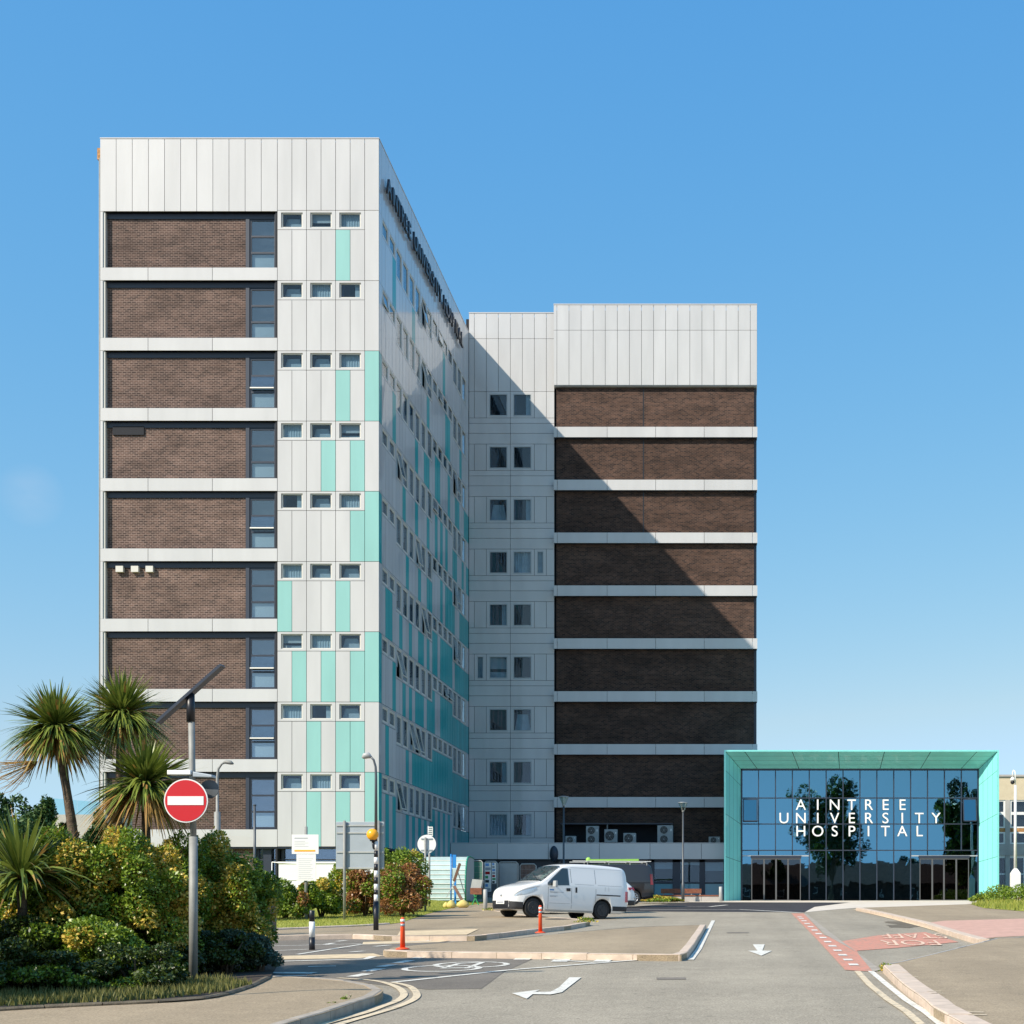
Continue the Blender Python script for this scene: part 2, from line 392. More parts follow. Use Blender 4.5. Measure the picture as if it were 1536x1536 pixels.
def kerb(name, pts, w, h, mat, side=1, seg=.9):
    """stone kerb along a world polyline, its outer edge on the line, built of separate stones"""
    pts = [Vector(p) for p in pts]; res = [pts[0]]; acc = 0
    for i in range(len(pts)-1):
        a, b = pts[i], pts[i+1]; L = (b-a).length; t = seg-acc
        while t < L:
            res.append(a+(b-a)*t/L); t += seg
        acc = (acc+L) % seg
    res.append(pts[-1]); mb = MB()
    for a, b in zip(res[:-1], res[1:]):
        if (b-a).length < .05: continue
        d = (b-a).normalized(); n = Vector((-d.y, d.x))*side; a2 = a+d*.006; b2 = b-d*.006
        o_ = n*.005; q = [a2-o_, b2-o_, b2+n*w, a2+n*w]; j = random.uniform(-.004, .004)
        ch = .02
        lo = [(p.x, p.y, G2(p.x, p.y)-.1) for p in q]
        q2 = [a2+n*ch, b2+n*ch, b2+n*w, a2+n*w]
        mid = [(q[0].x, q[0].y, G2(q[0].x, q[0].y)+h-ch), (q[1].x, q[1].y, G2(q[1].x, q[1].y)+h-ch)]
        hi = [(p.x, p.y, G2(p.x, p.y)+h+j) for p in q2]
        mb.face([lo[0], lo[1], mid[1], mid[0]], mat); mb.face([mid[0], mid[1], hi[1], hi[0]], mat)
        mb.face(hi, mat); mb.face([lo[2], lo[3], hi[3], hi[2]], mat)
        mb.face([lo[0], mid[0], hi[0], hi[3], lo[3]], mat); mb.face([lo[1], lo[2], hi[2], hi[1], mid[1]], mat)
    o = mb.build(name); o['kind'] = 'structure'; return o

sheet('ground', [[(-1500, -600), (1500, -600), (1500, 1500), (-1500, 1500)]], 0, M['road'])
# darker patch of carriageway, black new tarmac, pale entrance paving
pxsheet('road_patch', [[(380, 1404), (700, 1404), (640, 1422), (565, 1430), (800, 1438), (756, 1458), (722, 1483), (640, 1484), (540, 1474), (380, 1466)]], .004, M['roaddark'])
pxsheet('road_new_tarmac', [[(860, 1366.5), (960, 1359), (1035, 1353.5), (1275, 1353.5), (1222, 1360), (1207, 1368.5)]], .004, M['blacktar'])
pxsheet('entrance_paving', [[(1207, 1368.5), (1222, 1360.5), (1275, 1353.8), (1035, 1353.2), (1030, 1351), (1500, 1350.6), (1500, 1354), (1451, 1356), (1444, 1361), (1286, 1361.5)]], .009, M['paleflag'])
# near left footway and planting bed
fw = smooth_line(P([(429, 1534.5), (458, 1526), (497, 1515), (542, 1500), (566, 1492), (574, 1486), (572, 1481), (560, 1477)], .12), 5)
fw0 = Vector(fw[0]); fdir = (fw0-Vector(fw[3])).normalized()
near = fw0+fdir*14
fwb = P([(545, 1473), (500, 1467), (400, 1463), (300, 1461)], .12)
fpoly = [tuple(near)]+fw+fwb+[(-40, 24), (-40, 4)]
sheet('footway', [fpoly], .115, M['pave'], thick=1)
kerb('kerb', [tuple(near)]+fw+fwb, .13, .122, M['kerbg'], side=1)
bedl = smooth_line(P([(-420, 1560), (-260, 1534), (0, 1516), (130, 1509), (300, 1500), (370, 1484), (405, 1468)], .12), 4)
sheet('planting_bed', [bedl+P([(415, 1452), (400, 1420), (392, 1404)], .12)+[(-17, 46), (-30, 46), (-30, 18)]], .135, M['soil'])
M['edging'] = plain('shade_darkened_edging', (.13, .105, .07), .9, var=.4, vscale=6, bump=.5)  # brownish edging stone, its colour darkened to stand in for the bed's deep shade
kerb('bed_edging', bedl, .07, .155, M['edging'], side=1, seg=.6)
# verge and footway beyond the crossing
sheet('verge', [P([(300, 1398), (385, 1396), (470, 1392), (545, 1389), (585, 1386), (600, 1384), (640, 1371), (690, 1359.5), (735, 1353.5)], .12)+[(-14.3, 74), (-45, 74), (-45, 42)]], .125, M['turf'], thick=0)
vergep = P([(390, 1396), (470, 1392), (545, 1389), (585, 1386), (600, 1384), (640, 1371), (690, 1359.5), (735, 1353.5)], .12)+[(-16, 68), (-28, 66)]
pv = P([(300, 1404), (385, 1404), (480, 1402), (548, 1401), (575, 1404), (712, 1404), (750, 1400), (800, 1394), (850, 1389), (885, 1383), (868, 1378), (800, 1374), (745, 1366)], .12)
sheet('far_footway', [pv+P([(740, 1352)], .12)+[(-14.3, 74)]+P([(735, 1353.5), (690, 1359.5), (640, 1371), (600, 1384), (585, 1386), (545, 1389), (470, 1392), (385, 1396), (300, 1398)], .12)], .115, M['pave'], thick=1)
kerb('kerb', pv, .14, .122, M['kerb'], side=1)
kerb('verge_edging', P([(300, 1398), (385, 1396), (470, 1392), (545, 1389), (585, 1386)], .12), .12, .16, M['kerb'], side=1)
pxsheet('tactile_paving', [[(600, 1396.5), (718, 1393.5), (700, 1402), (596, 1403)]], .127, M['cream'])
pxsheet('crossing_paving', [[(417, 1434), (560, 1430), (575, 1434), (540, 1437), (417, 1439)], [(545, 1413), (690, 1408), (660, 1413), (543, 1417)]], .008, M['cream'])
# the traffic island
isl = P([(1022, 1432), (1032, 1428), (1040, 1418), (1050, 1402), (1059, 1387)], .12)
isf = P([(575, 1425), (580, 1427), (700, 1428), (860, 1430), (1000, 1432)], .12)
isb = P([(1059, 1387), (960, 1390), (860, 1398), (760, 1409), (660, 1414), (592, 1420)], .12)
sheet('traffic_island', [isf+isl+isb[1:]], .115, M['pave'], thick=1)
kerb('kerb', isf+isl, .17, .124, M['kerb'], side=1)
kerb('kerb', isb+[isf[0]], .02, .12, M['kerbg'], side=1)
# right side footways
rk = smooth_line(P([(1323, 1446.5), (1330, 1453), (1354, 1475), (1381, 1494), (1402, 1512), (1426, 1524), (1446, 1535)], .12), 5)
rd = (Vector(rk[-1])-Vector(rk[-4])).normalized(); rk.append(tuple(Vector(rk[-1])+rd*9))
rfar = P([(1496, 1406.5), (1420, 1425), (1331, 1446)], .12)
sheet('footway', [rk+[(12, 2), (60, 2)]+P([(1900, 1395)], .12)+rfar[:-1]], .112, M['pave'], thick=1)
kerb('kerb', rk[::-1], .27, .122, M['kerb'], side=-1)
kerb('kerb', P([(1323, 1446.5), (1331, 1446), (1420, 1425), (1496, 1406.5), (1640, 1400)], .12), .06, .118, M['conc'], side=-1)
rk2 = P([(1284, 1361.5), (1330, 1371), (1384, 1384), (1425, 1397), (1467, 1409)], .12)
sheet('footway', [rk2+P([(1496, 1406.5), (1640, 1400), (1900, 1360)], .12)+[(40, 84)]+P([(1451, 1356)], .12)], .113, M['pave'], thick=1)
kerb('kerb', rk2[::-1], .26, .124, M['kerb'], side=-1)
pxsheet('tactile_paving', [[(1392, 1384), (1416, 1381), (1640, 1375), (1640, 1399), (1496, 1405.5), (1473, 1408)]], .118, M['pink'])
sheet('verge', [P([(1455, 1356), (1475, 1362), (1536, 1367), (1700, 1372)], .12)+[(45, 84), (16.5, 84)]], .125, M['turf'])
# painted markings
def line(px, w, lift=.004): return strip(P(px, lift), w)
wl = []
wl += line([(590, 1474), (758, 1456), (960, 1440), (1030, 1438)], .13)
wl += line([(569, 1434.5), (720, 1434.5), (810, 1438), (890, 1444.5)], .09)
for a, b in (((790, 1435), (782, 1440)), ((852, 1435), (838, 1443)), ((912, 1437), (901, 1443))): wl += line([a, b], .3)
wl += line([(1036, 1440), (1048, 1424), (1070, 1381)], .12)
wl += line([(405, 1419.5), (542, 1416)], .1)+line([(410, 1426.5), (470, 1424)], .1)+line([(446, 1432), (542, 1417), (640, 1412), (700, 1403)], .1)
for a, b in (((488, 1417), (501, 1415)), ((505, 1412.5), (519, 1411)), ((562, 1420), (585, 1418)), ((525, 1428.5), (546, 1427))): wl += line([a, b], .14)
wl += line([(400, 1443), (548, 1439), (560, 1435)], .17)
wl += line([(380, 1459.5), (472, 1460)], .3)+line([(380, 1464.5), (460, 1464)], .12)+line([(462, 1450.5), (504, 1449.5)], .12)
for a, b in (((528, 1465.5), (552, 1461)), ((549, 1457.5), (571, 1453.5)), ((570, 1450.5), (590, 1447.5)), ((595, 1445), (616, 1441)), ((622, 1438), (640, 1435))): wl += line([a, b], .2)
for cx_, cy_ in ((663, 1453), (707, 1447.5)):
    c = Vector(gp(cx_, cy_, .004)); ring = [tuple(c+Vector((.62*math.cos(a), .75*math.sin(a)))) for a in [2*math.pi*k/22 for k in range(23)]]
    wl += strip(ring, .11)
wl += line([(663, 1453), (688, 1446), (725, 1443.5)], .1)+line([(663, 1453), (700, 1453), (725, 1443.5)], .1)
wl.append(P([(854, 1466.7), (872, 1466.7), (843, 1489), (826, 1492.5), (799, 1492), (790, 1499), (768, 1490.5), (810, 1485.2), (803, 1488.5), (826, 1488.3), (838, 1482)], .004))
wl.append(P([(1129, 1417), (1147, 1417), (1143.5, 1426.4), (1158, 1426.7), (1142, 1434), (1122, 1426.7), (1136, 1426.4)], .004))
wl += line([(960, 1364.6), (1110, 1364.4), (1200, 1369)], .25, .008)+line([(975, 1359.5), (1065, 1360), (1090, 1357.5)], .25, .008)
# the lines beside the right kerb
wl += strip(P([(1306, 1457), (1330, 1477), (1360, 1501), (1390, 1520), (1415, 1540)], .004), .1)
sheet('road_marking', wl, .012, M['line'])
yl = strip(smooth_line(P([(507, 1467.5), (562, 1471.5), (593, 1480), (606, 1491), (597, 1501), (571, 1511), (546, 1520), (493, 1534.5), (440, 1550)], .004)), .1)
yl += strip(smooth_line(P([(589, 1474), (614, 1480), (625, 1491), (620, 1500), (595, 1511), (563, 1521), (517, 1534.5), (470, 1550)], .004)), .1)
yl += strip(P([(1286, 1457), (1305, 1478), (1332, 1500), (1360, 1518), (1385, 1540)], .004), .1)
yl += strip(P([(1281, 1364), (1330, 1376), (1384, 1390), (1466, 1413)], .004), .17)
sheet('yellow_line', yl, .012, M['yline'])
sheet('yellow_kerb_mark', sum([strip(P(q, .12), .05) for q in (((1358, 1465), (1377, 1465)), ((1391, 1487), (1412, 1487)), ((1396, 1490), (1415, 1490)), ((1447, 1518), (1475, 1518.5)), ((1452, 1522), (1480, 1522.5)))], []), .124, M['yline'])
pxsheet('red_road_marking', [[(1187, 1370), (1205.5, 1370), (1236, 1402.6), (1262, 1412), (1319, 1402.6), (1388, 1398), (1438, 1413), (1342, 1422), (1285, 1426), (1309, 1457), (1268, 1455), (1226, 1409.5)]], .008, M['redpaint'])
dash = []
for i in range(14):
    t = i/14; py = 1375+(1453-1375)*t**1.35; px = 1199+(py-1375)*1.13
    dash += strip([gp(px, py, .012), gp(px+1+2*t, py+.8+1.5*t, .016)], .17)
sheet('dashed_road_marking', dash, .016, M['line'])
pxsheet('gutter', [[(1205.5, 1370.5), (1209, 1370), (1262, 1411), (1322, 1455), (1309, 1457), (1285, 1428), (1238, 1402)]], .012, M['kerbg'])
M['oil'] = asphalt('oil_stained_asphalt', (.17, .14, .10), .3, .4)
M['tar'] = plain('tar_seal', (.05, .045, .04), .6)
cx_, cy_ = gp(1372, 1385.5)
for k, (dx, dy, a, b) in enumerate(((0, 0, .75, 2.6), (.9, .8, .5, 1.5), (-.7, -2.2, .45, 1.2))):
    sheet('oil_stain', [[(cx_+dx+a*(1+.25*math.sin(3*t+k))*math.cos(t), cy_+dy+b*(1+.2*math.cos(5*t))*math.sin(t)) for t in [2*math.pi*i/24 for i in range(24)]]], .004+.001*k, M['oil'])
for px, py, rr in ((837, 1378.5, .42), (1118, 1466, .0), (905, 1455, .0)):
    if rr: x_, y_ = gp(px, py, .12); sheet('drain_cover', [[(x_+rr*math.cos(t), y_+rr*1.2*math.sin(t)) for t in [2*math.pi*i/20 for i in range(20)]]], .122, M['tar'])
x_, y_ = gp(1090, 1400); sheet('utility_cover', [[(x_, y_), (x_+.6, y_), (x_+.6, y_+.6), (x_, y_+.6)]], .005, M['roaddark'])
x_, y_ = gp(985, 1470); sheet('utility_cover', [[(x_, y_), (x_+.45, y_+.05), (x_+.42, y_+.5), (x_-.03, y_+.45)]], .005, M['roaddark'])
def road_text(s, px, py, sx, sy, name):
    me = text_mesh(s, 1.0, 0.0, M['cream_txt']).copy(); x, y = gp(px, py)
    slope = math.atan(.0272)
    o = link(name, me, None, (x, y, G(y)+.018), (-slope, 0, math.pi+R(-4))); o.scale = (sx, sy, 1); o['kind'] = 'structure'
road_text('STAFF', 1366, 1401.5, .62, 3.6, 'road_lettering')
road_text('FOR', 1362, 1411.5, .74, 3.2, 'road_lettering')

# ---------------------------------------------------------------- windows
class Win:
    """one kind of window: a frame with a pane and what hangs behind it, in local coordinates facing -y"""
    def __init__(s, w, h, fm, gm, t=.06, rec=.06, bars=(), name='window'):
        s.name = name; s.w = w; s.h = h
        f = MB(); x = w/2; z = h/2
        f.box(-x, -x+t, rec-.03, rec+.05, -z, z, fm); f.box(x-t, x, rec-.03, rec+.05, -z, z, fm)
        f.box(-x+t, x-t, rec-.03, rec+.05, z-t, z, fm); f.box(-x+t, x-t, rec-.03, rec+.05, -z, -z+t, fm)
        f.box(-x, x, -.015, rec-.03, -z-.01, -z+.02, fm)
        for b in bars: f.box(-x+t, x-t, rec-.028, rec+.045, b-t*.5, b+t*.5, fm)
        s.frame = f.mesh(name)
        p = MB(); e = t-.004; p.box(-x+e, x-e, rec+.01, rec+.02, -z+e, z-e, gm); s.pane = p.mesh('pane')
        g = MB(); y = rec+.01; k = .05
        g.box(-x+t, -x+t+k, y-.03, y+.02, -z+t, z-t, fm); g.box(x-t-k, x-t, y-.03, y+.02, -z+t, z-t, fm)
        g.box(-x+t+k, x-t-k, y-.03, y+.02, z-t-k, z-t, fm); g.box(-x+t+k, x-t-k, y-.03, y+.02, -z+t, -z+t+k, fm)
        g.box(-x+t+k-.004, x-t-k+.004, y-.005, y+.005, -z+t+k-.004, z-t-k+.004, gm)
        # the sash is hung from its top edge
        g.v = [(a, b_-y, c-(z-t)) for a, b_, c in g.v]; s.sash = g.mesh('sash'); s.hang = (0, y, z-t)
        s.cur = []
        for kind in range(4):
            c = MB(); yy = rec+.16; n = 16
            if kind == 0:      # tied drapes
                for sgn in (-1, 1):
                    for i in range(6):
                        a0 = x*(1-i*.085); a1 = x*(1-(i+1)*.085); b0 = x*(1-i*.02); b1 = x*(1-(i+1)*.02)
                        o0 = .03*(i % 2); o1 = .03*((i+1) % 2)
                        c.face([(sgn*a0, yy+o0, z), (sgn*a1, yy+o1, z), (sgn*b1, yy+o1, -z), (sgn*b0, yy+o0, -z)], M['dcurtain'])
                c.face([(-x, yy+.1, -z), (x, yy+.1, -z), (x*.7, yy+.1, z*.55), (-x*.7, yy+.1, z*.55)], M['curtain'])
            elif kind == 1:    # net
                for i in range(n):
                    a0 = -x+2*x*i/n; a1 = -x+2*x*(i+1)/n
                    c.face([(a0, yy+.03*(i % 2), -z*.9), (a1, yy+.03*((i+1) % 2), -z*.9), (a1, yy+.03*((i+1) % 2), z), (a0, yy+.03*(i % 2), z)], M['curtain'])
            elif kind == 2:    # blind most of the way
                c.box(-x*.96, x*.96, yy, yy+.01, -z*.1, z, M['blind']); c.box(-x*.96, x*.96, yy+.12, yy+.13, -z, -z*.35, M['curtain'])
            else:              # one drape drawn
                c.box(x*.35, x*.98, yy, yy+.03, -z, z, M['curtain']); c.box(-x*.98, -x*.7, yy+.02, yy+.05, -z, z, M['dcurtain'])
            s.cur.append(c.mesh('curtain'))
        c = MB(); c.box(-x*.92, x*.92, rec+.1, rec+.11, -z*.98, -z*.36, M['blind']); c.box(-x*.9, x*.9, rec+.45, rec+.46, -z*.3, z*.2, M['dcurtain']); s.cur.append(c.mesh('curtain'))
    def put(s, parent, loc, rz=0, cur=0, open_=0, sash=False):
        o = link(s.name, s.frame, parent, loc, (0, 0, rz))
        if sash: link('sash', s.sash, o, s.hang, (-open_, 0, 0))
        else: link('pane', s.pane, o)
        if cur is not None: link('curtain', s.cur[cur % 5], o)
        return o

# ---------------------------------------------------------------- front tower
D1 = 70.0
def fx(px): return (px-CX)/30
def fz(py): return EYE+(CY-py)/30
g_ = .012
XL, XM, XR = fx(150), fx(416), fx(568.5)
tower = empty('hospital_tower', (XL, D1, G2(XL, D1)), label='tallest tower, brown brick bays beside white and teal panels, raised roof letters', cat='tower block')
TO = Vector((XL, D1, G2(XL, D1)))
def tpart(mb, name, label=None):
    o = mb.build(name, tower, -TO); 
    if label: o['label'] = label
    return o
def panel(mb, x0, x1, z0, z1, mat, y=D1, j=.0012): mb.box(x0+g_, x1-g_, y, y+.05, z0+g_, z1-g_, mat, jit=j)
core = MB(); core.box(XL+.1, XR-.5, D1+.62, 93.4, 0, 40.0, M['core']); core.box(XL+.06, XR-.06, D1+.12, 93.4, 36.7, 40.1, M['core'])
for k in range(9):     # floor slabs close the cavity behind the windows
    z = fz(410+105.35*k); core.box(XL+.1, XR-.06, D1+.06, D1+.62, z-.2, z+.1, M['core']); core.box(XR-.5, XR-.06, D1+.62, 93.4, z-.2, z+.1, M['core'])
core.box(XM-.12, XM-.02, D1+.06, D1+.62, 3, 38, M['core'])
tpart(core, 'wall')
cl = MB(); tl = MB()
for i in range(11): panel(cl, XL+i*(XM-XL)/11, XL+(i+1)*(XM-XL)/11, fz(317), fz(208), M['white'])
xs7 = [XM+(fx(547)-XM)*i/6 for i in range(7)]+[XR]
for i in range(7): panel(cl, xs7[i], xs7[i+1], fz(315.5), fz(208), M['white'])
cl.box(XL, XR, D1-.02, D1+.25, fz(208), fz(206.5), M['white'])
pat = ['4', '', '4', '35', '5', '04', '135', '245', '24']
fw_ = Win(1.06, .76, M['wframe'], M['glass'])
for k in range(9):
    za = fz(315.5+105.35*k); zb = fz(344.5+105.35*k); zc = fz(315.5+105.35*(k+1)) if k < 8 else fz(1270)
    tl = MB(); panel(tl if k in (2, 4, 6, 8) else cl, xs7[6], xs7[7], zc, za, M['teal'] if k in (2, 4, 6, 8) else M['white'])
    for i in range(3):
        x0, x1 = xs7[2*i], xs7[2*i+2]; c = (x0+x1)/2; a = .54; h0 = fz(341.3+105.35*k); h1 = fz(318.7+105.35*k)
        cl.box(x0+g_, c-a, D1, D1+.05, zb+g_, za-g_, M['white']); cl.box(c+a, x1-g_, D1, D1+.05, zb+g_, za-g_, M['white'])
        cl.box(c-a, c+a, D1, D1+.05, h1, za-g_, M['white']); cl.box(c-a, c+a, D1, D1+.05, zb+g_, h0, M['white'])
        fw_.put(tower, Vector((c, D1+.03, (h0+h1)/2))-TO, 0, [0, 1, 0, 2, 0, 1, 1, 0, 3][(k*2+i*3) % 9])
    for i in range(6):
        t = str(i) in pat[k]; tp = MB(); panel(tp if t else cl, xs7[i], xs7[i+1], zc, zb, M['teal'] if t else M['white'])
        if t: tpart(tp, 'teal_panel')
    if tl.v: tpart(tl, 'teal_panel')
bk = MB(); fr = MB()
RC = .30
sw = Win(1.32, 2.55, M['dframe'], M['glass_stair'], t=.09, rec=.02, bars=(.40, -.42), name='stair_window')
for k in range(9):
    zt = fz(401+105.35*k); zb = fz(420.5+105.35*k) if k < 8 else fz(1270.5)
    xsb = [XL, fx(222), fx(318.5), XM]
    bd = MB()
    for i in range(3): panel(bd, xsb[i], xsb[i+1], zb, zt, M['white'])
    tpart(bd, 'floor_band')
    ztop = fz(317) if k == 0 else fz(420.5+105.35*(k-1))
    bk = MB(); bk.box(fx(154), fx(367), D1+RC, D1+RC+.2, zt-.15, ztop-.02, M['brick']); tpart(bk, 'brick_wall')
    fr.box(fx(154), XM, D1+.06, D1+RC+.25, zt-.1, zt-.03, M['dframe'])          # sill tray
    fr.box(fx(154), XM, D1+RC-.05, D1+RC+.1, ztop-.26, ztop, M['dframe'])        # head
    fr.box(fx(154), fx(157), D1+.06, D1+RC, zt, ztop, M['wframe'])              # left reveal
    fr.box(XL+.01, fx(154), D1+.01, D1+.06, zt, ztop, M['white'])
    fr.box(fx(366), fx(371.5), D1+RC-.06, D1+RC+.1, zt, ztop-.2, M['dframe']); fr.box(fx(411), XM-.02, D1+.1, D1+RC+.1, zt, ztop-.1, M['dframe'])
    o = sw.put(tower, Vector(((fx(371.5)+fx(411))/2, D1+RC, (zt+ztop)/2-.12))-TO, 0, 4)
    if k in (2, 4, 6, 7):
        s = MB(); s.box(-.58, .58, 0, .03, -.62, 0, M['glass_stair']); s.box(-.6, .6, -.01, .04, -.66, -.6, M['wframe'])
        s.build('sash', o, (0, -.01, .36), (R(-14), 0, 0))
# narrow return and drainage on the far left corner
sb = MB()
for k in range(9):
    sb.box(XL-.22, XL-.02, D1+.5, D1+2, fz(420+105.35*k), fz(402+105.35*k), M['white']); sb.box(XL-.18, XL-.02, D1+.52, D1+2, fz(401+105.35*k), fz(322+105.35*k), M['dframe'])
sb.box(XL-.2, XL-.02, D1+.5, D1+2, fz(315), fz(240), M['white'])
tpart(sb, 'side_bay')
rb = MB(); rb.box(XL-.28, XL-.02, D1+.3, D1+1.4, fz(234), fz(217), M['rust']); tpart(rb, 'roof_beam', 'rusty beam end at the roof corner')
dp = MB(); dp.tube([(XL-.06, D1+.1, 3), (XL-.06, D1+.1, fz(236))], .04, M['steel']); tpart(dp, 'downpipe')
tpart(fr, 'bay_frame')
vb = MB(); vb.box(fx(166), fx(213), D1+RC-.08, D1+RC, fz(650), fz(637), M['core']); tpart(vb, 'vent_grille', 'dark louvre at the top of a brick bay')
for px in (177, 200, 222):
    b = MB(); b.box(fx(px-5), fx(px+6), D1+RC-.2, D1+RC, fz(857), fz(848), M['wframe']); tpart(b, 'wall_vent', 'small pale box vent')
# the long side wall, built along u and turned to face the entrance road
L = 23.45; mod = (L-.55)/15.62; U0 = .55
rows = ["0001000001000000000010000000000", "0000000000000010000001100001000", "0001000000100110011000100110011", "0000001000100010010101001100101",
        "0000000100010011000101111001111", "0110010010011010110111110111111", "0001001010111011100111111111111", "0100000101111111111111111111111", "0101000101010101101010101011111"]
sc_ = MB(); st_ = MB()
def ust(h): return U0+h*mod/2
def kindof(i): return 's' if i < 2 else 't' if i < 8 else 's' if i < 12 else 't'
ssm = Win(1.16, .80, M['wframe'], M['glass'], t=.06, rec=.02); stl = Win(1.16, 1.56, M['wframe'], M['glass'], t=.06, rec=.02)
RO_ = random.Random(5); SL = Vector((XR, D1, 0)); rest = []; tq_ = []
npan = 32
for i in range(npan): # parapet
    a = U0+(L-U0)*i/npan; b = U0+(L-U0)*(i+1)/npan; sc_.box(a+g_, b-g_, 0, .05, fz(315.5), fz(208), M['sidewhite'], jit=.003)
sc_.box(.05, U0-g_, 0, .05, fz(315.5), fz(208), M['sidewhite']); sc_.box(.05, L, -.02, .25, fz(208), fz(206.5), M['sidewhite'])
for k in range(9):
    za = fz(315.5+105.35*k); zs = fz(344.5+105.35*k); zt_ = za-.10-1.62; zc = fz(315.5+105.35*(k+1)) if k < 8 else fz(1270)
    tq = k in (2, 4, 6, 8)
    if tq: tq_.append((.05, U0-g_, zc+g_, za-g_))
    else: sc_.box(.05, U0-g_, 0, .05, zc+g_, za-g_, M['sidewhite'], jit=.001)
    for i in range(16):
        u0 = U0+i*mod; u1 = min(L-.02, u0+mod); tall = kindof(i) == 't'; zb = zt_ if tall else zs; cut = u1-u0 < mod-.1
        c = u0+mod/2; a = .585; hh = .80 if not tall else 1.56; h1 = za-.09; h0 = h1-hh
        if cut:
            sc_.box(u0+g_, u1, 0, .05, zb+g_, za-g_, M['sidewhite'])
        else:
            sc_.box(u0+g_, c-a, 0, .05, zb+g_, za-g_, M['sidewhite']); sc_.box(c+a, u1-g_, 0, .05, zb+g_, za-g_, M['sidewhite'])
            sc_.box(c-a, c+a, 0, .05, h1, za-g_, M['sidewhite']); sc_.box(c-a, c+a, 0, .05, zb+g_, h0, M['sidewhite'])
            w = stl if tall else ssm; loc = Vector((XR-.03, D1+c, (h0+h1)/2))-TO
            op = R(RO_.choice([9, 12, 14])) if RO_.random() < (.17 if tall else .1) else 0
            if i < 7 or (i == 7 and k == 0): w.put(tower, loc, R(90), [1, 2, 3, 1][random.randrange(4)] if k > 3 else 3, op, sash=True)
            else: rest.append((tall, c, (h0+h1)/2, op))
        for h in range(2):
            hi = min(2*i+h, 30); q0 = u0+h*mod/2; q1 = min(u1, q0+mod/2)
            if q1-q0 < .1: continue
            t = rows[k][hi] == '1'
            if t: tq_.append((q0+g_, q1-g_, zc+g_, zb-g_))
            else: sc_.box(q0+g_, q1-g_, 0, .05, zc+g_, zb-g_, M['sidewhite'], jit=.003)
tq_.sort(); far_ = MB()
for i, (a, b, c, d) in enumerate(tq_):
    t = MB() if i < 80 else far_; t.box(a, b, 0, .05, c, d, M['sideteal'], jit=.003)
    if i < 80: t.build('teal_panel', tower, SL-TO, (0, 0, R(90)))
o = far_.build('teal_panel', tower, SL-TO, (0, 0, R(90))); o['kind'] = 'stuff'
# the far windows of the side wall, beyond the hundred nearest, as one part
fm = MB()
for tall, c, z, op in rest:
    w = 1.16; h = 1.56 if tall else .80; x = w/2; zz = h/2; t = .06; rec = .02
    for (a0, a1, b0, b1) in ((-x, -x+t, -zz, zz), (x-t, x, -zz, zz), (-x+t, x-t, zz-t, zz), (-x+t, x-t, -zz, -zz+t)):
        fm.box(c+a0, c+a1, rec-.03, rec+.05, z+b0, z+b1, M['wframe'])
    if op:
        Rm = Matrix.Rotation(-op, 3, 'X'); q = [Vector(v) for v in ((-x+t, -.01, -2*zz+2*t), (x-t, -.01, -2*zz+2*t), (x-t, .02, -2*zz+2*t), (-x+t, .02, -2*zz+2*t), (-x+t, -.01, 0), (x-t, -.01, 0), (x-t, .02, 0), (-x+t, .02, 0))]
        fm.hexa([Rm @ v+Vector((c, rec, z+zz-t)) for v in q], M['glass'])
        q = [Vector((s * (x-t), a, b)) for b in (-2*zz+2*t-.01, -2*zz+2*t+.05) for s, a in ((-1, -.03), (1, -.03), (1, .02), (-1, .02))]
        fm.hexa([Rm @ v+Vector((c, rec, z+zz-t)) for v in q], M['wframe'])
    else: fm.box(c-x+t, c+x-t, rec+.01, rec+.02, z-zz+t, z+zz-t, M['glass'])
    if random.random() < .6: fm.box(c-x, c+x, rec+.15, rec+.16, z-zz*random.uniform(-.4, 1), z+zz, M['curtain'])
o = fm.build('window', tower, SL-TO, (0, 0, R(90))); o['kind'] = 'stuff'; o['label'] = 'rows of small windows at the far end of the shaded side wall'
o = sc_.build('side_cladding', tower, SL-TO, (0, 0, R(90)))
tpart(cl, 'cladding')
M['letter'] = plain('dark_letter', (.03, .035, .05), .35)
u = 1.05
for w_ in ('AINTREE', 'UNIVERSITY', 'HOSPITAL'):
    for ch in w_:
        me = text_mesh(ch, 1.22, .12, M['letter'], .012)
        link('sign_letter', me, tower, Vector((XR+.16, D1+u+.3, 38.02))-TO, (R(90), 0, R(90)))
        u += .46 if ch == 'I' else .80
    u += .55
# ground floor of the tower
gf = MB()
gf.box(XL+.3, XR-.3, D1+.7, 92, 1.5, fz(1270), M['core'])
gf.box(XL+.1, XR-.02, D1+.05, 93, fz(1272.5), fz(1270.3), M['dframe'])
gf.box(fx(392), fx(404), D1+.3, D1+.6, 1.5, fz(1272.5), M['dframe']); gf.box(XL+.2, fx(380), D1+.3, D1+.6, 1.5, fz(1272.5), M['brick'])
for px in (380, 418, 460, 504, 548): gf.box(fx(px), fx(px)+.14, D1+.42, D1+.6, 1.5, fz(1272.5), M['dframe'])
gf.box(fx(380), XR-.3, D1+.45, D1+.6, fz(1290), fz(1288), M['dframe'])
tpart(gf, 'ground_floor')
gg = MB(); gg.box(fx(380), XR-.3, D1+.52, D1+.54, 1.9, fz(1272.5), M['glass_stair']); tpart(gg, 'ground_floor_glazing')

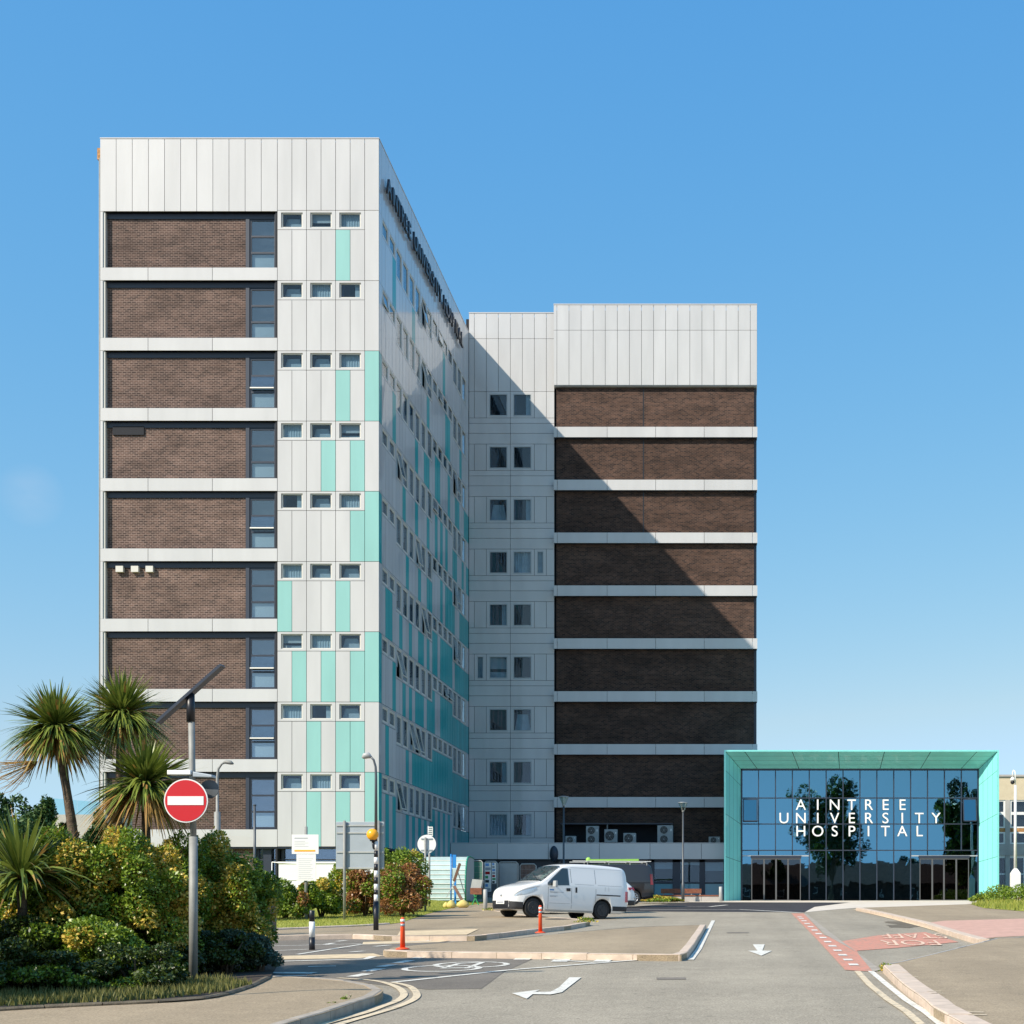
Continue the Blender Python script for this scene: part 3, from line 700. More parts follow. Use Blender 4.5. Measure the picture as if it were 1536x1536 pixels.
# ---------------------------------------------------------------- rear block
D2 = 93.5; s2 = F/D2
def rx(px): return (px-CX)/s2
def rz(py): return EYE+(CY-py)/s2
RO = Vector((-5, D2, 2.25))
rear = empty('hospital_wing', RO, label='rear wing of dark brick with white floor bands, half in the tower shadow', cat='tower block')
def rpart(mb, name): return mb.build(name, rear, -RO)
rc = MB(); X0, X1, X2 = -17.84, rx(832), rx(1135.5)
rc.box(X0-.3, X1, D2+.6, 110, 0, rz(473), M['core']); rc.box(X1, X2-.3, D2+.3, 110, 0, rz(463), M['core'])
rc.box(X0, X2-.2, D2+.12, D2+.6, rz(580), rz(475), M['core'])
for k in range(9): rc.box(X0, X1, D2+.06, D2+.62, rz(660+78.8*k), rz(630+78.8*k), M['core'])
rpart(rc, 'wall')
lk = MB(); rw = Win(1.24, 1.5, M['gframe'], M['glass'], t=.07, rec=.02); rn = Win(.44, 1.5, M['gframe'], M['glass'], t=.06, rec=.02)
cols = [X0]+[rx(p) for p in (711.5, 729.5, 747.5, 765.5, 783.5, 801.5, 819.5)]+[X1-.02]
for i in range(8):
    panel(lk, cols[i], cols[i+1], rz(508), rz(470), M['white'], D2); panel(lk, cols[i], cols[i+1], rz(587.3), rz(508), M['white'], D2)
lk.box(X0, X1-.02, D2-.02, D2+.3, rz(470), rz(468.5), M['white'])
for k in range(9):
    q = 587.3+78.75*k; zA = rz(q); zB = rz(q+39.6); zs_ = [q+39.6, q+47.7, q+62.7, q+78.75]
    if k == 8: zs_ = zs_[:1]+[q+47.7, q+62, q+90]
    for i in (0, 1, 6, 7):
        if (k == 3 and i == 6) or (k == 5 and i == 1):
            c = (cols[i]+cols[i+1])/2; a = .22
            lk.box(cols[i]+g_, c-a, D2, D2+.05, zB+g_, zA-g_, M['white']); lk.box(c+a, cols[i+1]-g_, D2, D2+.05, zB+g_, zA-g_, M['white'])
            lk.box(c-a, c+a, D2, D2+.05, zB+1.62, zA-g_, M['white']); lk.box(c-a, c+a, D2, D2+.05, zB+g_, zB+.12, M['white'])
            rn.put(rear, Vector((c, D2+.01, zB+.87))-RO, 0, 1)
        else: panel(lk, cols[i], cols[i+1], zB, zA, M['white'], D2)
    for j in range(2):
        x0, x1 = cols[2+2*j], cols[4+2*j]; c = (x0+x1)/2; a = .62
        lk.box(x0+g_, c-a, D2, D2+.05, zB+g_, zA-g_, M['white']); lk.box(c+a, x1-g_, D2, D2+.05, zB+g_, zA-g_, M['white'])
        lk.box(c-a, c+a, D2, D2+.05, zB+1.62, zA-g_, M['white']); lk.box(c-a, c+a, D2, D2+.05, zB+g_, zB+.12, M['white'])
        rw.put(rear, Vector((c, D2+.01, zB+.87))-RO, 0, [None, 3, None, None, 0, 3, None, 1, 3][(k*2+j) % 9] if not (k == 5 and j == 0) else 2)
    for a, b in zip(zs_[:-1], zs_[1:]):
        for x0, x1 in ((X0, cols[4]), (cols[4], X1-.02)): panel(lk, x0, x1, rz(b), rz(a), M['white'], D2)
rpart(lk, 'cladding')
DB = 93.2; pp = MB(); fb = MB(); bb = MB(); XA = rx(831.5)
n = 17; xs = [XA]+[rx(836.5+18.05*i) for i in range(17)]+[X2]
xs = [x for x in xs if x <= X2]
for i in range(len(xs)-1):
    panel(pp, xs[i], xs[i+1], rz(499), rz(461), M['white'], DB-.1); panel(pp, xs[i], xs[i+1], rz(581), rz(499), M['white'], DB-.1)
pp.box(XA, X2, DB-.12, DB+.3, rz(461), rz(459.5), M['white']); pp.box(XA+.02, X2-.02, DB-.04, DB+.6, rz(582), rz(581), M['white'])
pp.box(X2-.1, X2, DB, 109, rz(581), rz(461), M['white']); rpart(pp, 'parapet_cladding')
for k in range(8):
    a = 643+79*k; b = a+16
    fb = MB(); bb = MB(); js = [XA]+[rx(p) for p in (837, 911.5, 984, 1056.5, 1128.5)]+[X2+.03]
    for i in range(6): panel(fb, js[i], js[i+1], rz(b), rz(a), M['white'], DB-.1)
    fb.box(XA+.02, X2, DB-.04, DB+.55, rz(a+1)-.06, rz(a+1), M['conc'])
    fb.box(XA+.02, X2, DB-.04, DB+.55, rz(b-1)-.04, rz(b-1), M['dframe'])
    top = 581 if k == 0 else a-63
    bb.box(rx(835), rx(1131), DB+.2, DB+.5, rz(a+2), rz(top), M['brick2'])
    if k < 3: bb.box(rx(964.5), rx(966), DB+.185, DB+.3, rz(a), rz(top), M['black'])
    fb.box(rx(1131), X2-.03, DB+.32, DB+.6, rz(a+2), rz(top), M['dframe'])
    rpart(fb, 'floor_band'); rpart(bb, 'brick_wall')
bb = MB()
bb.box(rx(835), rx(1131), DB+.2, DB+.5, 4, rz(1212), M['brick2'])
rpart(bb, 'brick_wall')

# ---------------------------------------------------------------- podium
D3 = 87.5
def qx(px): return (px-CX)/24
def qz(py): return EYE+(CY-py)/24
QO = Vector((-9, D3, 2.24))
pod = empty('hospital_podium', QO, label='low podium with wide plain fascia, between the tower and the teal entrance', cat='building')
b = MB(); jq = [-17.83, qx(746), qx(822.5), qx(899), qx(975), qx(1052), qx(1095)]
for i in range(6): panel(b, jq[i], jq[i+1], qz(1289), qz(1265), M['white'], D3)
b.box(-17.8, qx(1095), D3-.01, D3+.3, qz(1265), qz(1264), M['white']); b.build('fascia', pod, -QO)
b = MB(); b.box(-17.8, qx(1095), D3+.3, 88.6, 5.2, 5.4, M['core']); b.box(-17.8, qx(1095), 88.6, 93.3, 5.2, 5.88, M['core']); b.build('roof', pod, -QO)
b = MB(); b.box(-17.8, qx(972), D3+.6, D3+.8, 2, 5.2, M['dframe']); 
wx = [(981, 1008.5), (1020, 1049), (1057.5, 1085)]
xe = [972]+[v for a in wx for v in a]+[1095]
for i in range(0, len(xe), 2): b.box(qx(xe[i]), qx(xe[i+1]), D3+.3, D3+.8, 2, 4.82, M['dframe'])
b.box(qx(972), qx(1095), D3+.3, D3+.8, qz(1293), 4.84, M['dframe']); b.box(qx(972), qx(1095), D3+.9, D3+1, 2, 4.9, M['core'])
b.build('ground_floor_wall', pod, -QO)
for j, (a, c) in enumerate(wx):
    f = MB(); x0, x1 = qx(a), qx(c); f.box(x0, x1, D3+.33, D3+.45, qz(1325), qz(1323), M['dframe'])
    o = f.build('window', pod, -QO)
    g = MB(); g.box(x0, x1, D3+.4, D3+.41, qz(1324), qz(1293), M['glass']); g.build('pane', o)
    g = MB(); g.box(x0, x1, D3+.38, D3+.42, 2.2, qz(1325.5), plain('spandrel_teal', (.10, .27, .33), .3, coat=1) if j == 0 else bpy.data.materials['spandrel_teal']); g.build('lower_panel', o)
    g = MB(); g.box(x0, x1, D3+.5, D3+.51, qz((1303, 1297, 1306)[j]), qz(1293), M['blind']); g.build('blind', o)
# plant on the podium roof
sh = MB(); sh.box(rx(846), rx(1011), 91.6, 92.8, ZZ(1236.5, 91.6), ZZ(1234.5, 91.6), M['dframe'])
for px in (849, 1009, 914): sh.box(rx(px), rx(px)+.06, 91.65, 91.71, 5.4, ZZ(1236.5, 91.6), M['steel'])
sh.box(rx(846), rx(1011), 92.75, 92.85, 5.4, ZZ(1236.6, 91.6), M['core'])
o = sh.build('plant_canopy'); tag(o, 'long dark flat canopy on thin posts sheltering the air conditioning units on the podium roof', 'canopy')
def ac_unit(px0, px1, pyt, fans, label, feet=0):
    D = 90.6; x0, x1 = XX(px0, D), XX(px1, D); zt = ZZ(pyt, D); zb = 5.9; w = x1-x0
    e = empty('air_conditioner', ((x0+x1)/2, D, zb), label=label, cat='air conditioner', group='air conditioning units on the podium roof')
    c = MB(); c.box(-w/2, w/2, 0, .4, .04+feet, zt-zb, M['acgrey']); c.build('casing', e, bevel=.02)
    c = MB(); c.box(-w*.4, -w*.3, .02, .38, 0, .04+feet, M['black']); c.box(w*.3, w*.4, .02, .38, 0, .04+feet, M['black']); c.build('foot_rail', e)
    H = zt-zb-.04-feet; hh = H/max(fans, 1); r = min(hh*.42, w*.36)
    for i in range(fans):
        f = MB(); zc = .04+feet+hh*(i+.5); xc = -w*.08
        cyl_y(f, (xc, zc), r, -.02, 0, M['black'])
        for rr in (.95, .7, .45): 
            pts = [(xc+r*rr*math.cos(a), -.03, zc+r*rr*math.sin(a)) for a in [2*math.pi*k/20 for k in range(21)]]; f.tube(pts, .008, M['steel'], 5, False)
        for k in range(6):
            a = k*math.pi/3; f.bar((xc, -.03, zc), (xc+r*math.cos(a), -.03, zc+r*math.sin(a)), .012, .012, M['steel'], up=(0, 1, 0))
        cyl_y(f, (xc, zc), r*.16, -.05, -.02, M['acgrey'], 12)
        f.build('fan_grille', e)
    f = MB(); f.box(w*.33, w*.42, -.012, 0, (zt-zb)*.7, (zt-zb)*.82, M['wpaint']); f.build('label_plate', e)
    return e
ac_unit(848, 864, 1254, 1, 'small low air conditioner beside the lamp post, partly hidden by the podium edge')
ac_unit(879, 898, 1239, 2, 'tall twin fan air conditioner, the nearest to the lamp post')
ac_unit(906.5, 926, 1244, 1, 'single fan air conditioner on black feet, just below the middle of the canopy', .1)
ac_unit(935, 954, 1249.5, 1, 'low wide box air conditioner in the middle of the row')
ac_unit(986, 1009.5, 1238, 2, 'widest tall twin fan air conditioner at the end of the canopy')
ac_unit(1063, 1080, 1255, 1, 'small air conditioner standing alone next to the teal entrance frame')
dm = MB(); dm.ball((qx(831), D3-.05, qz(1281)), .27, M['dframe'], 12, 1.9)
o = dm.build('roof_cowl'); tag(o, 'dark rounded cowl standing in front of the podium fascia above the white van', 'cowl')

# ---------------------------------------------------------------- entrance
DE = 86.1; DI = 87.4; se = F/DE; si = F/DI
def ex(px): return (px-CX)/si
def ez(py): return EYE+(CY-py)/si
EO = Vector((7.5, DE, 2.2))
ent = empty('entrance_pavilion', EO, label='two storey glazed hospital entrance inside a splayed teal frame with white lettering', cat='entrance')
OX0, OX1, OZ = XX(1088.5, DE), XX(1496, DE), ZZ(1127.5, DE); IX0, IX1, IZ = ex(1111.5), ex(1467.5), ez(1154); GZ = 2.17
fm = MB(); k = 1.0
def lerp(a, b, t): return tuple(a[i]+(b[i]-a[i])*t for i in range(3))
def splay(p00, p10, p11, p01, nu, nv, us=None):
    # panels on a quad, p00-p10 along, p00-p01 into the depth
    us = us or [i/nu for i in range(nu+1)]
    for i in range(len(us)-1):
        for j in range(nv):
            ea = .0012; u0, u1 = us[i]+ea, us[i+1]-ea; v0, v1 = j/nv+.012/3, (j+1)/nv-.012/3
            def q(u_, v_): return lerp(lerp(p00, p10, u_), lerp(p01, p11, u_), v_)
            fm.face([q(u0, v0), q(u1, v0), q(u1, v1), q(u0, v1)], M['canopy'])
splay((OX0, DE, OZ), (OX1, DE, OZ), (IX1, DI, IZ), (IX0, DI, IZ), 6, 4, [0, .07, .245, .415, .585, .755, .925, 1])
splay((OX0, DE, OZ), (OX0, DE, GZ), (IX0, DI, GZ), (IX0, DI, IZ), 4, 4, [0, .125, .415, .70, 1])
splay((OX1, DE, OZ), (OX1, DE, GZ), (IX1, DI, GZ), (IX1, DI, IZ), 4, 4, [0, .125, .415, .70, 1])
for p in (((OX0, DE, OZ), (OX1, DE, OZ), (IX1, DI, IZ), (IX0, DI, IZ), (0, 0, .05)), ((OX0, DE, OZ), (OX0, DE, GZ), (IX0, DI, GZ), (IX0, DI, IZ), (-.04, 0, 0)), ((OX1, DE, OZ), (OX1, DE, GZ), (IX1, DI, GZ), (IX1, DI, IZ), (.04, 0, 0))):
    fm.face([tuple(q[i]+p[4][i]*.6 for i in range(3)) for q in p[:4]], M['core'])
# outer skin and front edge
t = .1
fm.box(OX0-t, OX1+t, DE-.03, DE+.1, OZ, OZ+t, M['canopy']); fm.box(OX0-t, OX0, DE-.03, DE+.1, GZ, OZ, M['canopy']); fm.box(OX1, OX1+t, DE-.03, DE+.1, GZ, OZ, M['canopy'])
fm.box(OX0-t, OX1+t, DE+.1, 94, OZ+.02, OZ+t-.02, M['canopy']); fm.box(OX0-t+.01, OX0-.02, DE+.1, 94, GZ, OZ+.02, M['canopy']); fm.box(OX1+.02, OX1+t-.01, DE+.1, 98, GZ, OZ+.02, M['canopy'])
fm.build('splayed_frame', ent, -EO)
room = MB(); room.box(IX0-.5, IX1+.5, 97.8, 98, GZ, OZ, M['roomfloor']); room.box(IX0-.5, IX1+.5, DI+.2, 98, GZ-.1, GZ+.02, M['roomfloor'])
room.box(IX0-.5, IX1+.5, DI+2.6, 98, ez(1275), ez(1270), M['roomfloor']); room.box(IX0-.52, IX1+.52, DI+.3, 98.2, OZ-.3, OZ-.2, M['roomfloor'])
room.box(IX0-.55, IX0-.5, DI+.1, 98, GZ, OZ-.3, M['roomfloor']); room.box(IX1+.5, IX1+.55, DI+.1, 98, GZ, OZ-.3, M['roomfloor'])
for px in (1245, 1340): room.box(ex(px), ex(px)+.35, DI+3, DI+3.35, GZ, OZ-.3, M['conc'])
room.build('foyer', ent, -EO)
gx = [ex(1112.5+25.35*i) for i in range(15)]; gz = [GZ, ez(1275.5), ez(1236), ez(1197), IZ]
mu = MB()
for i, x in enumerate(gx): mu.box(x-.03, x+.03, DI-.05, DI+.1, ez(1275.5) if i in (1, 2, 3, 11, 12, 13) else GZ, IZ, M['dframe'])
for z in gz[1:-1]: mu.box(gx[0], gx[-1], DI-.045, DI+.1, z-.03, z+.03, M['dframe'])
mu.box(IX0, IX1, DI-.06, DI+.12, IZ-.07, IZ+.08, M['dframe']); mu.box(IX0, gx[0]+.05, DI-.06, DI+.12, GZ, IZ, M['dframe']); mu.box(gx[-1]-.05, IX1, DI-.06, DI+.12, GZ, IZ, M['dframe'])
mu.box(gx[0], gx[4], DI-.04, DI+.1, ez(1284.5), ez(1283), M['gframe']); mu.box(gx[10], gx[-1], DI-.04, DI+.1, ez(1284.5), ez(1283), M['gframe'])
mu.build('mullions', ent, -EO)
for r in range(4):
    for c in range(14):
        g = MB(); j = [random.uniform(-.004, .004) for _ in range(4)]
        y = DI+.03; x0, x1, z0, z1 = gx[c]+.03, gx[c+1]-.03, gz[r]+(.03 if r else .01), gz[r+1]-.03
        g.hexa([(x0, y+j[0], z0), (x1, y+j[1], z0), (x1, y+.012+j[1], z0), (x0, y+.012+j[0], z0), (x0, y+j[2], z1), (x1, y+j[3], z1), (x1, y+.012+j[3], z1), (x0, y+.012+j[2], z1)], M['glass_ent'])
        g.build('glass_pane', ent, -EO)
for x0, x1 in ((gx[0]+.08, gx[1]-.06), (gx[13]+.08, gx[14]-.12)):
    f = MB(); z0, z1 = ez(1233), ez(1198.5)
    f.box(x0, x1, -.03, 0, -.06, 0, M['dframe']); f.box(x0, x1, -.03, 0, z0-z1, z0-z1+.06, M['dframe']); f.box(x0, x0+.06, -.03, 0, z0-z1, 0, M['dframe']); f.box(x1-.06, x1, -.03, 0, z0-z1, 0, M['dframe'])
    f.box(x0+.05, x1-.05, -.02, -.01, z0-z1+.05, -.05, M['glass_ent'])
    f.build('opening_light', ent, Vector((0, DI-.05, z1))-EO, (R(-9), 0, 0))
M['doorf'] = plain('door_frame_grey', (.12, .12, .12), .4, .3)
def door_set(pxs, name='sliding_door'):
    for a, c in zip(pxs[:-1], pxs[1:]):
        f = MB(); x0, x1 = ex(a), ex(c); z1 = ez(1287); y = DI-.12
        for q in ((x0, x0+.05, GZ, z1), (x1-.05, x1, GZ, z1), (x0+.05, x1-.05, z1-.09, z1), (x0+.05, x1-.05, GZ, GZ+.12)): f.box(q[0], q[1], y, y+.05, q[2], q[3], M['doorf'])
        o = f.build(name, ent, -EO); g = MB(); g.box(x0+.05, x1-.05, y+.02, y+.03, GZ+.1, z1-.08, M['cglass']); g.build('pane', o)
door_set([1127, 1146, 1164, 1182, 1201]); door_set([1379, 1398, 1415.5, 1434, 1453])
dh = MB()
for a, c in ((1126, 1202), (1378, 1454)): dh.box(ex(a), ex(c), DI-.16, DI-.01, ez(1287), ez(1283.6), M['dframe'])
dh.build('door_head', ent, -EO)
M['lettw'] = plain('white_letter', (.86, .86, .82), .5)
colx = lambda i: 1175.8+25.33*i
for word, c0, py in (('AINTREE', 1, 1215), ('UNIVERSITY', 0, 1235), ('HOSPITAL', 1, 1254.5)):
    for i, ch in enumerate(word):
        link('sign_letter', text_mesh(ch, .95, .05, M['lettw'], 0), ent, Vector((ex(colx(c0+i)), DI-.1, ez(py)))-EO, (R(90), 0, 0))

# ---------------------------------------------------------------- building at the right
D4 = 99.0
def kx(px): return XX(px, D4)
def kz(py): return ZZ(py, D4)
KO = Vector((kx(1530), D4, 2.25)); B4 = MB()
B4.box(kx(1470), kx(1700), D4+.3, 112, 2, kz(1163), M['core']); B4.box(kx(1470), kx(1700), D4, D4+.3, kz(1200), kz(1165), M['cream_wall']); B4.box(kx(1470), kx(1700), D4-.1, D4+.3, kz(1165), kz(1162), M['conc'])
B4.box(kx(1470), kx(1700), D4-.05, D4+.3, kz(1283), kz(1266), M['conc'])
for px in (1508, 1556, 1604): B4.box(kx(px), kx(px+7), D4, D4+.3, 2, kz(1200), M['conc'])
wing = empty('office_building', KO, label='two storey cream walled building with white framed windows beyond the entrance', cat='building')
B4.build('wall', wing, -KO)
for i, (a, c) in enumerate(((1486, 1508), (1515, 1556), (1563, 1604))):
    f = MB(); 
    for z0, z1 in ((kz(1220), kz(1200)), (kz(1242), kz(1220)), (kz(1266), kz(1248))):
        x0, x1 = kx(a), kx(c)
        for q in ((x0, x0+.12, z0, z1), (x1-.12, x1, z0, z1), (x0+.12, x1-.12, z1-.1, z1), (x0+.12, x1-.12, z0, z0+.1)): f.box(q[0], q[1], D4+.05, D4+.15, q[2], q[3], M['wpaint'])
    f.box(kx(a), kx(c), D4+.06, D4+.16, kz(1248), kz(1242), M['rust'])
    o = f.build('window', wing, -KO); g = MB(); g.box(kx(a)+.1, kx(c)-.1, D4+.1, D4+.11, kz(1266), kz(1200), M['glass']); g.build('pane', o)
    f = MB(); f.box(kx(a), kx(c), D4+.06, D4+.15, kz(1287), kz(1283), M['wpaint']); f.box(kx((a+c)/2), kx((a+c)/2)+.1, D4+.06, D4+.15, 2.2, kz(1287), M['wpaint']); f.box(kx(a), kx(c), D4+.08, D4+.13, kz(1312), kz(1310), M['wpaint'])
    o = f.build('lower_window', wing, -KO); g = MB(); g.box(kx(a), kx(c), D4+.1, D4+.11, 2.3, kz(1287), M['glass']); g.build('pane', o)

# ---------------------------------------------------------------- foliage
def leaf_mesh(name, cen, dire, nor, ln, wd, mats, mi):
    n = len(cen); side = np.cross(dire, nor); side /= np.linalg.norm(side, axis=1, keepdims=True)+1e-9
    nn = np.cross(side, dire)
    a = cen-dire*ln[:, None]*.5; c = cen+dire*ln[:, None]*.5
    b_ = cen+side*wd[:, None]*.5+nn*wd[:, None]*.12; d = cen-side*wd[:, None]*.5+nn*wd[:, None]*.12
    v = np.stack([a, b_, c, d], 1).reshape(-1, 3)
    me = bpy.data.meshes.new(name); me.vertices.add(4*n); me.vertices.foreach_set('co', v.astype(np.float32).ravel())
    me.loops.add(4*n); me.loops.foreach_set('vertex_index', np.arange(4*n, dtype=np.int32))
    me.polygons.add(n); me.polygons.foreach_set('loop_start', np.arange(0, 4*n, 4, dtype=np.int32))
    try: me.polygons.foreach_set('loop_total', np.full(n, 4, dtype=np.int32))
    except Exception: pass
    for m in mats: me.materials.append(m)
    me.polygons.foreach_set('material_index', mi.astype(np.int32)); me.update(calc_edges=True); me.validate()
    return me
def unit(a): return a/(np.linalg.norm(a, axis=1, keepdims=True)+1e-9)
def foliage(name, rad, n, mats, yp=0.0, leaf=.07, clumps=26, cr=.32, parent=None, loc=(0, 0, 0), dome=True, low_yellow=None):
    """leaves gathered in clumps through an ellipsoid of radii rad whose base is at z=0"""
    rad = np.array(rad); cs = []
    k = 0
    while k < clumps:
        p = rng.normal(size=3); p /= np.linalg.norm(p); p *= rng.uniform(.45, .86)
        if dome and p[2] < -.75: continue
        cs.append(p); k += 1
    cs = np.array(cs); crr = rng.uniform(cr*.7, cr*1.25, clumps); yel = rng.random(clumps) < yp
    w = crr**2; w /= w.sum(); which = rng.choice(clumps, n, p=w)
    d = unit(rng.normal(size=(n, 3))); rr = rng.uniform(.55, 1.06, n)**.6
    pos = (cs[which]+d*(crr[which]*rr)[:, None])
    pos += rng.normal(size=(n, 3))*.015
    out = unit(pos*.4+d)
    if dome:
        lo_ = np.clip(-pos[:, 2], 0, 1); pos[:, :2] *= (1+.55*lo_)[:, None]
    pos = pos*rad[None]; pos[:, 2] += rad[2]
    ok = pos[:, 2] > .02; pos = pos[ok]; out = out[ok]; which = which[ok]; n = len(pos)
    dire = unit(out+rng.normal(size=(n, 3))*.7); nor = unit(out+rng.normal(size=(n, 3))*.6+np.array([0, 0, .5]))
    ln = leaf*rng.uniform(.7, 1.4, n); wd = ln*rng.uniform(.45, .65, n)
    mi = np.where(yel[which] & (rng.random(n) < .7), 1, 0) if len(mats) > 1 else np.zeros(n)
    me = leaf_mesh(name, pos, dire, nor, ln, wd, mats, mi)
    return link(name, me, parent, loc)
def bush(name, px, pyt, pyb, w_px, D, mats, n, label, yp=.4, leaf=.07, clumps=26, cr=.34, group='shrubs', depth=1.0, cat='shrub'):
    X = XX(px, D); zb = G2(X, D)+.12; zt = ZZ(pyt, D); w = w_px*D/F/2; h = max(.25, (zt-zb)/2)
    e = empty(name, (X, D, zb), label=label, cat=cat, group=group)
    foliage('foliage', (w*1.05, w*depth, h*1.02), n, mats, yp, leaf, clumps, cr, e)
    st = MB()
    for i in range(5):
        a = i*1.26; st.tube([(0.03*math.cos(a), .03*math.sin(a), -.05), (w*.25*math.cos(a), w*.25*math.sin(a), h*.7), (w*.5*math.cos(a), w*.5*math.sin(a), h*1.3)], [.03, .02, .008], M['bark'], 6)
    st.build('stem', e)
    return e
GY = [M['leafg'], M['leafy']]
PB = 'shrubs in the planting bed'
bush('euonymus_shrub', 15, 1285, 1500, 190, 20.9, [M['leafg'], M['leafd']], 20000, 'dark green shrub at the frame edge behind the low spiky palm', .35, .062, 40, .27, PB)
bush('euonymus_shrub', 122, 1238, 1500, 165, 19.9, GY, 30000, 'green shrub with a few yellow leaves below the slim palm trunk', .28, .06, 46, .26, PB)
bush('euonymus_shrub', 198, 1240, 1500, 180, 20.2, GY, 42000, 'largest green and golden variegated shrub, just before the no entry post', .52, .055, 64, .23, PB)
bush('euonymus_shrub', 330, 1250, 1480, 130, 22.2, GY, 28000, 'tall golden variegated shrub growing right behind the no entry post', .55, .055, 50, .25, PB)
bush('euonymus_shrub', 374, 1296, 1480, 90, 22.6, GY, 16000, 'loose green shrub next to the black cabinet at the end of the planting bed', .45, .055, 34, .28, PB)
bush('euonymus_shrub', 40, 1375, 1500, 190, 19.2, [M['leafd'], M['leafg']], 18000, 'low dark shrub under the spiky palm near the bed edging', .3, .06, 34, .28, PB)
bush('euonymus_shrub', 160, 1370, 1500, 170, 19.0, GY, 18000, 'low shrub with yellow sprigs at the front of the bed below the biggest shrub', .2, .055, 36, .27, PB)
bush('euonymus_shrub', 252, 1385, 1500, 110, 20.4, [M['leafd'], M['leafg']], 14000, 'low dark leafy shrub wrapped round the foot of the no entry post', .35, .055, 30, .28, PB)
bush('hebe_shrub', 390, 1398, 1470, 52, 21.4, [M['leafb']], 11000, 'small rounded grey green shrub at the very end of the planting bed', 0, .04, 26, .32, PB)
bush('hebe_shrub', 340, 1388, 1470, 96, 21.0, [M['leafd'], M['leafb']], 14000, 'low dark grey green shrub between the no entry post and the smallest shrub', .4, .05, 28, .3, PB)
bush('euonymus_shrub', 268, 1258, 1500, 130, 21.6, GY, 26000, 'green and golden shrub filling the gap straight behind the no entry pole', .5, .055, 44, .25, PB)
bush('euonymus_shrub', 62, 1296, 1500, 150, 20.3, GY, 20000, 'green shrub with sparse yellow sprigs between the spiky palm and the slim palm trunk', .15, .058, 40, .26, PB)
bush('euonymus_shrub', 205, 1412, 1512, 150, 18.2, [M['leafd'], M['leafg']], 12000, 'knee high dark shrub at the very front of the bed edge', .3, .05, 30, .27, PB)
bush('euonymus_shrub', 92, 1420, 1512, 150, 17.9, [M['leafd'], M['leafg']], 12000, 'sprawling dark ground shrub at the front edge under the slim palm', .4, .05, 30, .27, PB)
bush('euonymus_shrub', 5, 1412, 1512, 130, 17.6, [M['leafd'], M['leafg']], 10000, 'dark ground shrub in the lower corner of the frame', .4, .05, 30, .27, PB)
bush('euonymus_shrub', -190, 1240, 1500, 230, 18.2, [M['leafg'], M['leafd']], 12000, 'broad green shrub of the bed just outside the frame, shading the bed edge', .3, .08, 30, .32, PB)
bush('euonymus_shrub', -330, 1200, 1500, 260, 17.4, [M['leafg'], M['leafd']], 12000, 'tallest green shrub of the bed outside the frame, farthest from the no entry sign', .3, .08, 30, .32, PB)
bush('euonymus_shrub', -230, 1180, 1500, 260, 15.9, [M['leafg'], M['leafd']], 12000, 'green shrub of the bed at the frame corner, its leaves mostly out of view', .3, .07, 30, .32, PB)
# mid distance
VG = 'shrubs on the verge'
bush('verge_shrub', 428, 1322, 1370, 75, 46, GY, 9000, 'green shrub before the white railings next to the black post box', .2, .09, 24, group=VG)
bush('verge_shrub', 462, 1326, 1370, 40, 45.4, [M['leafg'], M['leafr']], 5000, 'small green shrub with bronze leaf tips behind the notice board pole', .35, .09, 18, group=VG)
bush('verge_shrub', 482, 1318, 1370, 66, 47, GY, 9000, 'bright yellow green shrub between the notice board and the big grey sign', .3, .09, 24, group=VG)
bush('verge_shrub', 520, 1292, 1366, 56, 50, GY, 8000, 'tall golden shrub partly behind the back of the big grey sign', .65, .09, 22, group=VG)
bush('photinia_shrub', 548, 1303, 1366, 66, 48.5, [M['leafr'], M['leafg']], 12000, 'red leaved shrub directly under the big grey sign', .5, .09, 26, group=VG)
bush('photinia_shrub', 603, 1298, 1366, 78, 48, [M['leafr'], M['leafg']], 16000, 'large red leaved shrub between the zebra beacon and the round sign', .45, .09, 30, group=VG)
bush('verge_shrub', 596, 1270, 1366, 76, 53, GY, 11000, 'tall green shrub with yellow tips rising behind the red leaved shrub', .25, .1, 26, group=VG)
bush('verge_shrub', 390, 1300, 1366, 60, 44, GY, 6000, 'green shrub just behind the black post box, half hidden by the planting bed', .3, .09, 20, group=VG)
# far left cypress trees
def cypress(px, pyt, D, w_px, label):
    X = XX(px, D); zb = G2(X, D); zt = ZZ(pyt, D); h = (zt-zb)/2; w = w_px*D/F/2
    e = empty('cypress_tree', (X, D, zb), label=label, cat='tree', group='cypress trees on the skyline')
    foliage('crown', (w, w, h), 15000, [M['leafc']], 0, .13, 44, .26, e); t = MB(); t.tube([(0, 0, -.1), (0, 0, h*1.7)], [.15, .03], M['bark'], 8); t.build('trunk', e)
cypress(12, 1186, 42, 110, 'dark green cypress at the frame edge, the first of the two on the skyline')
cypress(78, 1196, 44, 90, 'dark green cypress behind the slim palm trunk')
cypress(150, 1212, 46, 60, 'small cypress low beside the corner of the tower, behind the palms')
